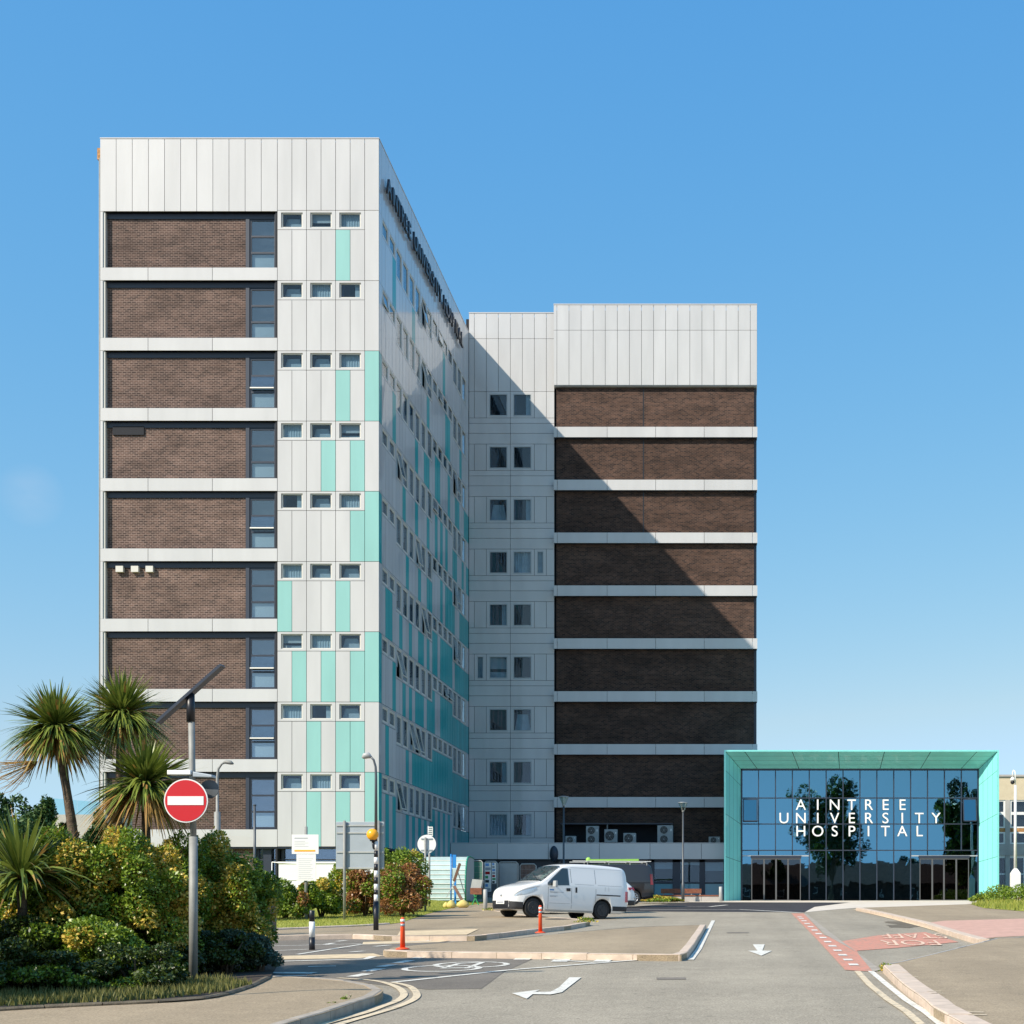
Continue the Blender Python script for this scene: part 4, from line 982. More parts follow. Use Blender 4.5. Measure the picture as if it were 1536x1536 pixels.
# palms
def palm(label, headpx, headpy, D, L_, n, base, bend=0, old=.22, group='cordyline palms', up=0.0):
    hx, hz = XX(headpx, D), ZZ(headpy, D); bx = XX(base, D); bz = G2(bx, D)+.1
    e = empty('cordyline_palm', (bx, D, bz), label=label, cat='palm', group=group)
    t = MB(); H = hz-bz; dx = hx-bx
    pts = [(dx*(i/8)**1.6+bend*math.sin(math.pi*i/8), 0, H*i/8) for i in range(9)]
    t.tube(pts, [.075-.02*i/8+.008*(i % 2) for i in range(9)], M['bark'], 12); t.build('trunk', e)
    V = []; Fc = []; MI = []
    for i in range(n):
        el = math.asin(random.uniform(-.5, 1.0)); az = random.uniform(0, 2*math.pi); d = Vector((math.cos(az)*math.cos(el), math.sin(az)*math.cos(el), math.sin(el)+up)).normalized()
        l = L_*random.uniform(.75, 1.1)*(1 if el > -.2 else .85); w = random.uniform(.032, .048)*(L_/.9)
        droop = random.uniform(.08, .3)+(.5*random.uniform(.3, 1) if el < .45 else 0); side = d.cross(Vector((0, 0, 1)))
        side = side.normalized() if side.length > .1 else Vector((1, 0, 0))
        side = (side+Vector((0, 0, random.uniform(-.5, .5)))).normalized()
        seg = 5; b0 = len(V)
        for s in range(seg+1):
            u_ = s/seg; p = Vector((dx, 0, H+.02))+d*(l*u_)+Vector((0, 0, -droop*l*u_*u_)); ww = w*(.55+.9*u_ if u_ < .5 else 2.0*(1-u_))*.5+.0015
            V += [tuple(p+side*ww), tuple(p-side*ww)]
        for s in range(seg): a = b0+2*s; Fc.append((a, a+1, a+3, a+2)); MI.append(1 if (el < -.1 and random.random() < old*2.6) or random.random() < .05 else 0)
    me = bpy.data.meshes.new('leaf_crown'); me.from_pydata(V, [], Fc); me.materials.append(M['palm']); me.materials.append(M['palmo']); me.polygons.foreach_set('material_index', MI); me.update()
    link('leaf_crown', me, e)
palm('slender cordyline palm with a round leaf head on a bare leaning trunk against the sky', 84, 1096, 21.3, .86, 860, 128, 0)
palm('tall cordyline palm whose leaf head overlaps the corner of the tower', 183, 1076, 22.6, .86, 860, 172, 0, .12)
palm('shorter cordyline palm with tawny lower leaves directly behind the no entry sign', 218, 1180, 21.5, .98, 760, 222, 0, .35)
palm('low cordyline palm with long arching leaves at the frame edge', 32, 1322, 19.2, 1.2, 250, 36, 0, .08, up=.5)
# dead flower stalks on the first palm
fs = MB()
for i in range(46):
    a = random.uniform(0, 6.28); x0 = XX(56, 21.3); z0 = ZZ(1142, 21.3); p = Vector((x0, 21.3, z0)); q = p+Vector((-.25-random.uniform(0, .35), random.uniform(-.3, .3), -.18+random.uniform(-.25, .2))); r_ = q+Vector((-random.uniform(.02, .25), random.uniform(-.1, .1), random.uniform(-.12, .06)))
    fs.tube([p, q, r_], [.006, .004, .002], M['palmo'], 4, False)
o = fs.build('flower_stalk'); o.parent = bpy.data.objects['cordyline_palm']; o.location = -Vector(bpy.data.objects['cordyline_palm'].location)
# grass
def inpoly(x, y, p):
    c = False; j = len(p)-1
    for i in range(len(p)):
        if (p[i][1] > y) != (p[j][1] > y) and x < (p[j][0]-p[i][0])*(y-p[i][1])/(p[j][1]-p[i][1])+p[i][0]: c = not c
        j = i
    return c
def grass(name, poly, n, h, lift, mat, label=None):
    xs_ = [p[0] for p in poly]; ys_ = [p[1] for p in poly]; V = []; Fc = []
    while len(Fc) < n:
        x = random.uniform(min(xs_), max(xs_)); y = random.uniform(min(ys_), max(ys_))
        if not inpoly(x, y, poly): continue
        z = G2(x, y)+lift; a = random.uniform(0, 3.14); hh = h*random.uniform(.5, 1.3); w = h*.13; b0 = len(V); lx = random.uniform(-.4, .4)*hh; ly = random.uniform(-.4, .4)*hh
        V += [(x-w*math.cos(a), y-w*math.sin(a), z), (x+w*math.cos(a), y+w*math.sin(a), z), (x+lx, y+ly, z+hh)]; Fc.append((b0, b0+1, b0+2))
    me = bpy.data.meshes.new(name); me.from_pydata(V, [], Fc); me.materials.append(mat); me.update()
    o = link(name, me); o['kind'] = 'stuff'
    if label: o['label'] = label
    return o
grass('grass', vergep, 42000, .07, .11, M['grass'], 'mown grass on the verge behind the crossing')
gb = P([(0, 1512), (130, 1507), (250, 1500), (330, 1490), (380, 1480), (330, 1470), (0, 1478)], .12)
M['bgrass'] = leafmat('rough_grass_blade', (.10, .12, .03), (.26, .24, .07), .3, .6)
grass('bed_grass', gb, 6500, .11, .12, M['bgrass'], 'rough grass along the edge of the planting bed')
grass('bed_grass', P([(1455, 1356), (1475, 1362), (1536, 1367), (1700, 1372)], .12)+[(30, 84), (16.5, 84)], 9000, .2, .11, M['grass'], 'rough grass beside the camera mast')
def plant(px, py, D, r, h, mats, n, label, leaf=.06, yp=.4, lift=.0):
    X = XX(px, D); z = G2(X, D)+lift; e = foliage('weed', (r, r, h/2), n, mats, yp, leaf, 10, .5, None, (X, D, z)); tag(e, label, 'plant', 'small plants by the kerbs')
for px, py, r, h, lb in ((497, 1519, .07, .12, 'tiny weed at the foot of the curved kerb, the nearer one to the frame bottom'), (520, 1513, .09, .16, 'small green weed growing against the curved kerb below the double lines'),
                         (1328, 1459, .10, .16, 'green weed sprouting at the end of the stained kerb on the entrance road'), (878, 1389, .35, .16, 'weeds along the kerb corner in front of the white van'), (752, 1426, .12, .1, 'little weed on the front kerb of the traffic island'),
                         (740, 1370, .45, .15, 'weeds on the footway under the front bumper of the white van')):
    D = gd(py); plant(px, py, D, r, h, GY, 260, lb, .035 if D < 30 else .06, .2, .0 if D < 30 else .1)
for i, (px, D, r, h, lb) in enumerate(((985, 77, .9, .38, 'golden low plant beside the rear wheel of the dark van'), (1006, 78, .8, .25, 'pale low plant between the dark van and the lamp post'), (1482, 79, .8, .45, 'low green plant at the tip of the verge by the entrance'),
                                   (1500, 78, 1.1, .8, 'bronze and green plant next to the camera mast'), (1528, 77, 1.3, 1.0, 'leafy green plant beyond the camera mast at the frame edge'))):
    plant(px, 0, D, r, h, [M['leafg'], M['leafy']] if i != 3 else [M['leafg'], M['leafr']], 2200, lb, .11, .6 if i < 2 else .2, .08)

# ---------------------------------------------------------------- street furniture
def post_at(px, py, lift=0):
    x, y = gp(px, py, lift); return Vector((x, y, G2(x, y)+lift))
# no entry post with solar panel
nb = Vector((XX(290, 19.6), 19.6, G(21)+.13)); s = F/19.6
def nz(py): return ZZ(py, 19.6)-nb.z
ne = empty('no_entry_sign', nb, label='red no entry sign with white bar on a tall post with tilted solar panel', cat='road sign')
t = MB(); t.tube([(0, 0, -.1), (0, 0, nz(1255))], .058, M['steel'], 20); t.tube([(0, 0, nz(1255)), (-.03, 0, nz(1060))], .043, M['steel'], 20); t.build('post', ne)
t = MB(); t.tube([(-.035, 0, nz(1083)), (-.04, 0, nz(1041))], .056, M['black'], 20); t.build('battery_housing', ne)
t = MB(); cyl_y(t, (-.06, nz(1202)), .305, -.115, -.10, M['wpaint'], 48); o = t.build('sign_plate', ne)
t = MB(); cyl_y(t, (-.06, nz(1202)), .288, -.12, -.116, M['red'], 48); t.build('red_disc', o)
t = MB(); t.box(-.06-.25, -.06+.25, -.126, -.121, nz(1208.5), nz(1195.5), M['wpaint']); t.build('white_bar', o)
t = MB(); t.box(-.2, .12, -.1, -.06, nz(1190), nz(1188), M['steel']); t.box(-.2, .12, -.1, -.06, nz(1216), nz(1214), M['steel']); t.build('sign_clamp', ne)
a = Vector((XX(237, 19.6)-nb.x, .0, nz(1084))); c = Vector((XX(334, 19.6)-nb.x, 0, nz(998))); d = (c-a).normalized(); nrm = Vector((-d.z, 0, d.x)); dep = Vector((0, .08, .0))
t = MB(); t.hexa([a-dep-nrm*.02, c-dep-nrm*.02, c+dep-nrm*.02, a+dep-nrm*.02, a-dep+nrm*.014, c-dep+nrm*.014, c+dep+nrm*.014, a+dep+nrm*.014], M['dframe']); o = t.build('solar_panel', ne)
t = MB(); e_ = .03; a2 = a+d*e_; c2 = c-d*e_; dp = dep*.93; t.hexa([a2-dp+nrm*.015, c2-dp+nrm*.015, c2+dp+nrm*.015, a2+dp+nrm*.015, a2-dp+nrm*.02, c2-dp+nrm*.02, c2+dp+nrm*.02, a2+dp+nrm*.02], M['solar']); t.build('solar_cells', o)
t = MB(); t.box(-.33, .0, -.10, .10, nz(1163), nz(1156), M['wpaint']); t.hexa([(.02, -.08, nz(1166)), (.29, -.08, nz(1167)), (.29, .08, nz(1167)), (.02, .08, nz(1166)), (.02, -.08, nz(1158)), (.29, -.08, nz(1163)), (.29, .08, nz(1163)), (.02, .08, nz(1158))], M['signback']); t.build('lamp_arm', ne, bevel=.01)
t = MB(); cyl_y(t, (.20, nz(1183)), .13, .06, .08, M['dsteel'], 32); t.build('rear_sign_plate', ne); t = MB(); cyl_y(t, (-.30, nz(1186)), .07, .06, .08, M['wpaint'], 20); t.build('small_rear_plate', ne)

# belisha beacon and lamp column
bb_ = post_at(564, 1395, .12); D = bb_.y; s = F/D
def bz(py): return ZZ(py, D)-bb_.z
be = empty('belisha_beacon', bb_, label='black and white banded crossing beacon with amber globe and tall curved lamp on top', cat='crossing beacon')
t = MB(); t.tube([(0, 0, -.1), (0, 0, bz(1352))], .068, M['black'], 20); t.build('base_column', be)
t = MB(); ys = [1352, 1342, 1335, 1326, 1316, 1306, 1296, 1286, 1276, 1262]; 
for i in range(len(ys)-1): t.tube([(0, 0, bz(ys[i])), (0, 0, bz(ys[i+1]))], .052, M['wpaint'] if i % 2 == 0 else M['black'], 20)
t.build('banded_pole', be)
t = MB(); t.tube([(0, 0, bz(1262)), (0, 0, bz(1165)), (-.01, 0, bz(1150)), (-.06, 0, bz(1140)), (-.16, 0, bz(1134))], [.042, .034, .03, .028, .028], M['dsteel'], 16); t.build('upper_pole', be)
t = MB(); t.tube([(-.12, 0, bz(1136)), (-.2, 0, bz(1133)), (-.3, 0, bz(1134)), (-.36, 0, bz(1137))], [.03, .085, .08, .03], M['acgrey'], 16); t.build('lamp_head', be)
t = MB(); t.tube([(0, 0, bz(1275)), (-.05, -.03, bz(1272)), (-.07, -.05, bz(1262))], .035, M['black'], 12); t.build('globe_bracket', be)
t = MB(); t.ball((-.075, -.06, bz(1252)), .155, M['amber']); t.build('amber_globe', be)
t = MB(); t.tube([(-.075, -.06, bz(1262)), (-.075, -.06, bz(1258.5))], .07, M['black'], 16); t.build('globe_collar', be)

def lamp_column(px, topy, D, label, arm, basez=None, off=None):
    X = XX(px, D) if off is None else off; zb = G2(X, D); H = ZZ(topy, D)-zb
    e = empty('street_lamp', (X, D, zb), label=label, cat='street lamp', group='arm street lamps')
    t = MB(); t.tube([(0, 0, -.1), (0, 0, H*.72), (0, 0, H*.72+.02), (0, 0, H-.35), (arm*.08, 0, H-.15), (arm*.35, 0, H-.03), (arm*.6, 0, H)], [.075, .075, .035, .032, .03, .028, .025], M['steel'], 16); t.build('column', e)
    t = MB(); t.tube([(arm*.5, 0, H), (arm*.7, 0, H+.02), (arm*1.1, 0, H), (arm*1.3, 0, H-.03)], [.025, .05, .05, .02], M['steel'], 12); t.build('lamp_head', e)
    return e
lamp_column(326, 1144, 34, 'slim grey street lamp behind the no entry sign, its arm reaching over the brick wall', .3)
lamp_column(0, 1000, 15.2, 'grey street lamp whose shadow crosses the near road beside the bent arrow', .55, off=-8.75)
bpy.data.objects['street_lamp.001'].location.z = G(15.2)
def head_post(px, topy, D, label):
    X = XX(px, D); zb = G2(X, D); H = ZZ(topy, D)-zb
    e = empty('lamp_post', (X, D, zb), label=label, cat='lamp post', group='conical head lamp posts')
    t = MB(); t.tube([(0, 0, -.1), (0, 0, 1.1), (0, 0, 1.15), (0, 0, H-.6)], [.1, .09, .06, .05], M['dsteel'], 16); t.build('column', e)
    t = MB(); t.tube([(0, 0, H-.6), (0, 0, H-.5)], [.06, .07], M['steel'], 16); t.tube([(0, 0, H-.48), (0, 0, H-.06)], [.09, .27], M['bglass'], 24, False)
    for k in range(3): a = k*2.09; t.bar((.09*math.cos(a), .09*math.sin(a), H-.5), (.27*math.cos(a), .27*math.sin(a), H-.05), .02, .02, M['steel'])
    t.build('lantern', e); t = MB(); t.tube([(0, 0, H-.06), (0, 0, H-.03), (0, 0, H)], [.30, .30, .1], M['signback'], 24); t.build('lantern_cap', e)
head_post(845.5, 1194, 80, 'conical head lamp post in front of the air conditioning units, behind the white van')
head_post(1024.5, 1203, 82.5, 'conical head lamp post beside the timber bench')
# camera mast
X = XX(1523, 80); zb = G2(X, 80)+.12; e = empty('camera_mast', (X, 80, zb), label='white mast with a dome camera on a square base cabinet beside the entrance', cat='camera mast')
def mz(py): return ZZ(py, 80)-zb
t = MB(); t.box(-.26, .26, -.26, .26, 0, mz(1310), M['wpaint']); t.hexa([(-.26, -.26, mz(1310)), (.26, -.26, mz(1310)), (.26, .26, mz(1310)), (-.26, .26, mz(1310)), (-.1, -.1, mz(1303)), (.1, -.1, mz(1303)), (.1, .1, mz(1303)), (-.1, .1, mz(1303))], M['wpaint']); t.build('base_cabinet', e, bevel=.015)
t = MB(); t.tube([(0, 0, mz(1304)), (0, 0, mz(1178))], [.09, .075], M['wpaint'], 16); t.build('mast_pole', e)
t = MB(); t.tube([(0, 0, mz(1180)), (0, 0, mz(1160)), (-.03, 0, mz(1156)), (-.1, 0, mz(1155)), (-.15, 0, mz(1158)), (-.16, 0, mz(1166))], .035, M['wpaint'], 10); t.build('camera_arm', e)
t = MB(); t.tube([(-.16, 0, mz(1166)), (-.16, 0, mz(1171))], [.08, .16], M['wpaint'], 16); t.ball((-.16, 0, mz(1173.5)), .12, M['black'], 12); t.build('dome_camera', e)
# bollards
def bollard(px, py, pyt, D, r, mat, label, capm=None):
    X = XX(px, D); zb = ZZ(py, D); H = ZZ(pyt, D)-zb
    t = MB(); t.tube([(0, 0, -.12), (0, 0, H-.02), (0, 0, H)], [r, r, r*.8], mat, 18); o = t.build('bollard', None, (X, D, zb)); return tag(o, label, 'bollard', 'steel bollards')
bollard(728, 1367.5, 1334, gd(1368), .085, M['acgrey'], 'pale grey bollard in front of the bumper of the white van')
bollard(1081, 1352, 1330, 83, .1, M['acgrey'], 'pale grey bollard at the foot of the teal entrance frame')
b_ = post_at(468, 1425); H = .83; e = empty('banded_bollard', b_, label='black and white banded bollard standing alone in the crossing lane', cat='bollard')
t = MB(); t.tube([(0, 0, -.05), (0, 0, .27)], .062, M['black'], 18); t.build('base', e); t = MB(); t.tube([(0, 0, .6), (0, 0, .83), (0, 0, .84)], [.055, .055, .04], M['black'], 18); t.build('cap', e)
t = MB(); t.tube([(0, 0, .27), (0, 0, .6)], .06, M['wpaint'], 18); t.build('white_band', e)
for px, py, pyt, lb in ((604, 1424, 1376, 'orange flexible post at the pointed tip of the traffic island'), (810.5, 1399.5, 1358, 'orange flexible post standing before the wheel of the white van')):
    p_ = post_at(px, py, .12); D = p_.y; H = ZZ(pyt, D)-p_.z
    e = empty('traffic_post', p_, label=lb, cat='traffic post', group='orange flexible posts')
    t = MB(); t.tube([(0, 0, 0), (0, 0, .02), (0, 0, .04)], [.14, .13, .06], M['orange'], 20); t.build('base', e)
    t = MB(); t.tube([(0, 0, .03), (0, 0, H-.03), (0, 0, H)], [.05, .04, .025], M['orange'], 18); t.build('post', e)
    for f_ in (.72, .86): t = MB(); t.tube([(0, 0, H*f_), (0, 0, H*f_+.05)], .0455, M['signback'] if f_ < .8 else M['redband'] if 'redband' in M else M['wpaint'], 18); t.build('reflective_band', e)
x, y = gp(400, 1402, .12); zb = G2(x, y)+.12; w = 23/2*y/F
t = MB(); t.box(-w, w, -.18, .18, 0, 50*y/F, M['black']); t.box(-w*1.02, -w*.4, -.19, .19, 50*y/F-.01, 50*y/F+.03, M['black']); o = t.build('utility_cabinet', None, (x, y, zb), bevel=.015); tag(o, 'tall narrow black cabinet by the footway at the end of the shrubs', 'cabinet')
x, y = gp(399, 1402, .12)
# notice board
nbp = post_at(459, 1379, .12); D = nbp.y; e = empty('notice_board', nbp, label='white notice board with a yellow stripe above a second text sheet on one pole', cat='notice board')
def vz(py): return ZZ(py, D)-nbp.z
def vx(px): return XX(px, D)-nbp.x
t = MB(); t.tube([(0, 0, -.1), (0, 0, vz(1240))], .05, M['steel'], 14); t.build('pole', e)
t = MB(); t.box(vx(439), vx(479), -.09, -.07, vz(1281), vz(1252), M['wpaint']); o = t.build('upper_board', e)
t = MB(); t.box(vx(443), vx(474), -.097, -.091, vz(1277.5), vz(1275), M['amber']); t.build('yellow_stripe', o)
t = MB()
for i, py in enumerate((1262, 1264.5, 1267, 1269.5)): t.box(vx(443), vx(459+5*(i % 2)), -.094, -.091, vz(py+.35), vz(py), M['ink'])
t.box(vx(443), vx(463), -.094, -.091, vz(1258), vz(1256.8), M['ink']); t.build('print', o)
t = MB(); t.box(vx(446), vx(475), -.09, -.07, vz(1321), vz(1281.5), M['wpaint']); o = t.build('lower_board', e)
t = MB()
for i in range(11): t.box(vx(449), vx(471-(i*7) % 5), -.093, -.091, vz(1288.4+i*3), vz(1288+i*3), M['ink'])
t.build('print', o)
# large sign seen from behind
gs = post_at(517, 1380, .12); D = gs.y; nbp = gs; e = empty('direction_sign', gs, label='large grey direction sign seen from behind on two steel posts', cat='road sign')
t = MB(); t.box(vx(503), vx(575.5), .06, .08, vz(1304), vz(1232.5), M['signback']); t.build('sign_panel', e, bevel=.03)
for py in (1238, 1249, 1278, 1302): 
    t = MB(); t.box(vx(504), vx(574.5), .03, .058, vz(py+1.2), vz(py-1.2), M['acgrey']); t.build('stiffener', e)
for px in (517, 568): t = MB(); t.tube([(vx(px), -.02, -.1), (vx(px), -.02, vz(1231))], .045, M['steel'], 14); t.build('post', e)
# round sign seen from behind
gs = post_at(638, 1367, .12); D = gs.y; nbp = gs; e = empty('round_sign', gs, label='round white backed road sign seen from behind on a thin post by the shelter', cat='road sign')
t = MB(); t.tube([(0, 0, -.1), (0, 0, vz(1256))], .042, M['steel'], 14); t.build('post', e)
t = MB(); cyl_y(t, (vx(639.5), vz(1266)), .36, .07, .085, M['wpaint'], 40); t.build('sign_plate', e)
t = MB()
for py in (1258, 1275): t.box(vx(631), vx(648), .04, .068, vz(py+.8), vz(py-.8), M['signback'])
t.build('sign_clamp', e)
D = 61; X = XX(644, D); nbp = Vector((X, D, G2(X, D)+.12)); e = empty('bus_stop_flag', nbp, label='thin pole with a small barred white flag sign just behind the round sign', cat='sign')
t = MB(); t.tube([(0, 0, -.1), (0, 0, vz(1262))], .045, M['steel'], 12); t.tube([(-.06, .06, vz(1262)), (-.06, .06, vz(1239))], .018, M['wpaint'], 8); t.build('pole', e)
t = MB()
for i in range(5): t.box(-.05, .14, .05, .07, vz(1253.5-i*3), vz(1252-i*3), M['wpaint'])
t.box(.12, .14, .052, .068, vz(1254), vz(1240), M['wpaint']); t.build('flag_panel', e)
# thin bare pole beyond the shrubs
D = 47; X = XX(382, D); t = MB(); t.tube([(X, D, G(D)), (X, D, ZZ(1208, D))], .045, M['dsteel'], 10); t.tube([(X, D, ZZ(1208, D)), (X, D, ZZ(1207, D))], .06, M['dsteel'], 10); o = t.build('sign_pole'); tag(o, 'thin dark bare pole in front of the lowest stair window of the tower', 'pole')
# white wall and railing
D = 62; t = MB(); t.box(XX(418, D), XX(560, D), D, D+.25, G(D)-.1, ZZ(1295, D), M['wpaint']); t.box(XX(417, D), XX(561, D), D-.04, D+.29, ZZ(1295, D), ZZ(1292.5, D), M['wpaint']); o = t.build('white_wall'); tag(o, 'low white painted wall with coping behind the notice board', 'wall')
D = 58; t = MB(); x0, x1 = XX(385, D), XX(470, D); z0 = G2(x0, D)+.1; z1 = ZZ(1320, D); e = empty('railing', (x0, D, z0), label='white metal railing with upright bars behind the verge shrubs', cat='railing')
t.tube([(0, 0, z1-z0), (x1-x0, 0, z1-z0)], .03, M['wpaint'], 8); t.tube([(0, 0, .12), (x1-x0, 0, .12)], .025, M['wpaint'], 8)
n = 19
for i in range(n): t.tube([((x1-x0)*i/(n-1), 0, 0), ((x1-x0)*i/(n-1), 0, z1-z0)], .014, M['wpaint'], 6)
t.build('bars', e)
t = MB(); t.tube([(.6, .1, ZZ(1293, D)-z0), (2.2, .1, ZZ(1297, D)-z0)], .02, M['wpaint'], 6); t.tube([(.6, .1, 0), (.6, .1, ZZ(1293, D)-z0)], .02, M['wpaint'], 6); t.build('handrail', e)
# glass balustrade on the skyline
D = 60; t = MB(); 
for i in range(5):
    a = W(62+18*i, 1196+1.5*i, D); b2 = W(79+18*i, 1197.4+1.5*i, D); t.hexa([(a.x, D, a.z-.75), (b2.x, D, b2.z-.75), (b2.x, D+.02, b2.z-.75), (a.x, D+.02, a.z-.75), (a.x, D, a.z), (b2.x, D, b2.z), (b2.x, D+.02, b2.z), (a.x, D+.02, a.z)], M['bglass'])
e = empty('glass_balustrade', W(100, 1225, D), label='pale green glass balustrade beside the tower behind the slim palm trunk', cat='balustrade'); o = t.build('glass_panel', e, -W(100, 1225, D))
t = MB(); t.box(W(60, 0, D).x, W(153, 0, D).x, D-.1, D+3, G(D), ZZ(1222, D), M['conc']); t.build('ramp_wall', e, -W(100, 1225, D))

# cycle shelter
D = 71; X0_, X1_ = XX(612, D), XX(700, D); zb = G2(-15, D)+.12; H = ZZ(1284, D)-zb; e = empty('cycle_shelter', ((X0_+X1_)/2, D, zb), label='curved translucent shelter with horizontal ribs standing in the tower shadow', cat='shelter')
w = (X1_-X0_)/2; arc = [(-.35, 0), (-.33, H*.4), (-.2, H*.7), (.05, H*.9), (.4, H*.985), (1.0, H), (1.9, H*.97)]
t = MB()
for i in range(len(arc)-1):
    (y0, z0), (y1, z1) = arc[i], arc[i+1]; t.hexa([(-w, y0, z0), (w, y0, z0), (w, y0+.02, z0), (-w, y0+.02, z0), (-w, y1, z1), (w, y1, z1), (w, y1+.02, z1-.02), (-w, y1+.02, z1-.02)], M['poly'])
t.build('curved_sheet', e)
t = MB()
for i in range(9):
    z = H*(.06+i*.105); y = np.interp(z, [q[1] for q in arc[:6]], [q[0] for q in arc[:6]])-.025; t.bar((-w, y, z), (w, y, z), .03, .03, M['wpaint'])
t.build('rib', e)
for sx in (-1, 1):
    t = MB(); t.tube([(sx*w, a, b2) for a, b2 in arc], .045, M['polyg'] if sx > 0 else M['poly'], 10); t.build('end_arch', e)
t = MB(); pts = [(w+.02, a, b2) for a, b2 in arc]+[(w+.02, 1.9, 0)]; t.face(pts, M['acgrey']); t.build('end_panel', e)
# green screen fence, poster boards and mesh fencing
def fence_panel(px0, px1, pyt, D, label, mat=None, mesh=True):
    x0, x1 = XX(px0, D), XX(px1, D); zb = G2(x0, D)+.1; H = ZZ(pyt, D)-zb; e = empty('site_fence', (x0, D, zb), label=label, cat='fence panel', group='temporary site fence panels'); W_ = x1-x0
    t = MB(); t.tube([(0, 0, 0), (0, 0, H-.1), (.1, 0, H), (W_-.1, 0, H), (W_, 0, H-.1), (W_, 0, 0)], .028, M['acgrey'], 8); t.build('frame', e)
    t = MB()
    for i in range(1, 12): t.bar((W_*i/12, 0, .1), (W_*i/12, 0, H), .008, .008, M['acgrey'])
    for i in range(1, 7): t.bar((0, 0, H*i/7), (W_, 0, H*i/7), .008, .008, M['acgrey'])
    t.build('wire_mesh', e)
    if mat: t = MB(); t.box(.04, W_-.04, .03, .04, .12, H-.06, mat); t.build('screen', e)
    return e, W_, H
fence_panel(704, 724, 1291, 74, 'green screened fence panel at the end of the curved shelter', M['polyg'])
e, W_, H = fence_panel(726.5, 746, 1292, 76, 'fence panel hung with printed posters behind the grey bollard')
for k, (a, b2, c, d2) in enumerate(((.03, .38, .25, .97), (.41, .66, .45, .97))):
    t = MB(); t.box(a, b2, -.05, -.04, H*c, H*d2, M['wpaint']); o = t.build('poster', e)
    t = MB(); r0 = 0
    cols_ = [M['ink'], M['bluep'], M['black'], M['greenb'], M['rlens'], M['ink'], M['bluep']]
    for i in range(7): z0 = H*(c+(d2-c)*(i+.15)/7); z1 = H*(c+(d2-c)*(i+.8)/7); t.box(a+.03, a+(b2-a)*random.uniform(.5, .92), -.056, -.051, z0, z1, cols_[(i+2*k) % 7])
    t.build('poster_print', o)
fence_panel(748, 777, 1293, 77, 'fence panel with a grey sheet behind it, next to the windscreen of the white van', M['signback'])
fence_panel(780, 804, 1296, 78, 'fence panel mostly hidden by the roof of the white van', M['wood'])
# blue sign post, leaning boards and sandbags
D = 63; zb = G2(XX(680, D), D)+.12; nbp = Vector((XX(679, D), D, zb)); e = empty('blue_sign_post', nbp, label='blue information post with a folded panel standing before the curved shelter', cat='sign')
t = MB(); t.tube([(vx(676.5), 0, 0), (vx(676.5), 0, vz(1281))], .035, M['blue'], 12); t.build('post', e)
t = MB(); t.box(vx(678), vx(684), .02, .05, vz(1302), vz(1282), M['blue']); t.box(vx(678), vx(684), .02, .05, vz(1318), vz(1303), M['poly']); t.build('panel', e)
t = MB(); t.box(vx(681), vx(684), .02, .06, 0, vz(1318), M['blue']); t.build('rear_leg', e)
for k, (a, b2, w_, lb) in enumerate((((681, 1322), (690, 1295), .12, 'upper weathered board leaning on the blue post'), ((681, 1329), (693, 1350), .13, 'lower weathered board propped at the foot of the blue post'))):
    t = MB(); p0 = W(a[0], a[1], 62.7); p1 = W(b2[0], b2[1], 62.5); t.bar(p0, p1, w_, .03, M['wood'], up=(0, 1, 0)); o = t.build('board'); tag(o, lb, 'board', 'leaning boards')
t = MB(); t.bar(W(686, 1305, 62.6), W(698, 1344, 62.6), .03, .03, M['dsteel']); t.bar(W(684, 1318, 62.8), W(670, 1346, 62.8), .03, .03, M['acgrey']); o = t.build('trestle_strut'); tag(o, 'thin metal struts splayed beside the blue post', 'strut')
def sandbag(px, D, r, ry, label):
    X = XX(px, D); z = G2(X, D)+.12; m = MB(); m.ball((0, 0, r*.75), r, M['sand'], 10, .95)
    m.v = [(x_*ry*(1.15-.5*max(0, z_/r-.6)), y_, max(0, z_)) for x_, y_, z_ in m.v]; o = m.build('sandbag', None, (X, D, z), (0, 0, random.uniform(-.5, .5))); tag(o, label, 'sandbag', 'yellow sandbags')
sandbag(669, 59.5, .15, .8, 'yellow sandbag on the grass, farthest from the van of the three'); sandbag(677, 59.2, .2, .9, 'rounded yellow sandbag directly under the blue post'); sandbag(694.5, 60, .2, 1.25, 'peaked yellow sandbag lying apart beside the shelter end')
# picnic bench with boxes
D = 66; zb = G2(XX(715, D), D)+.12; nbp = Vector((XX(715, D), D, zb)); e = empty('picnic_table', nbp, label='brown timber table with green legs beside the curved shelter', cat='table')
t = MB(); t.box(vx(707), vx(724), -.3, .3, .72, .80, M['timber']); t.box(vx(707), vx(724), -.3, -.26, .5, .72, M['timber']); t.build('table_top', e)
for a, c in ((708, 718), (718, 708)): t = MB(); t.bar((vx(a), 0, 0), (vx(c), 0, .7), .05, .05, M['greenb'], up=(0, 1, 0)); t.build('leg', e)
t = MB(); c = Vector((XX(716, D), D, zb+.8)); t.hexa([c+Vector(q) for q in ((-.28, -.2, 0), (.2, -.2, 0), (.2, .2, 0), (-.28, .2, 0), (-.2, -.2, .42), (.28, -.2, .38), (.28, .2, .38), (-.2, .2, .42))], M['acgrey']); o = t.build('storage_box'); tag(o, 'pale grey slanted box standing on the brown picnic table', 'box')
t = MB(); c = Vector((XX(710.5, D), D-.1, zb+.8)); t.ball(c+Vector((0, 0, .07)), .07, M['orange'], 8); t.ball(c+Vector((.16, 0, .05)), .05, M['greenb'], 8); o = t.build('fruit_ornament'); tag(o, 'small orange and green ornaments lying on the brown picnic table beside the box', 'ornament')

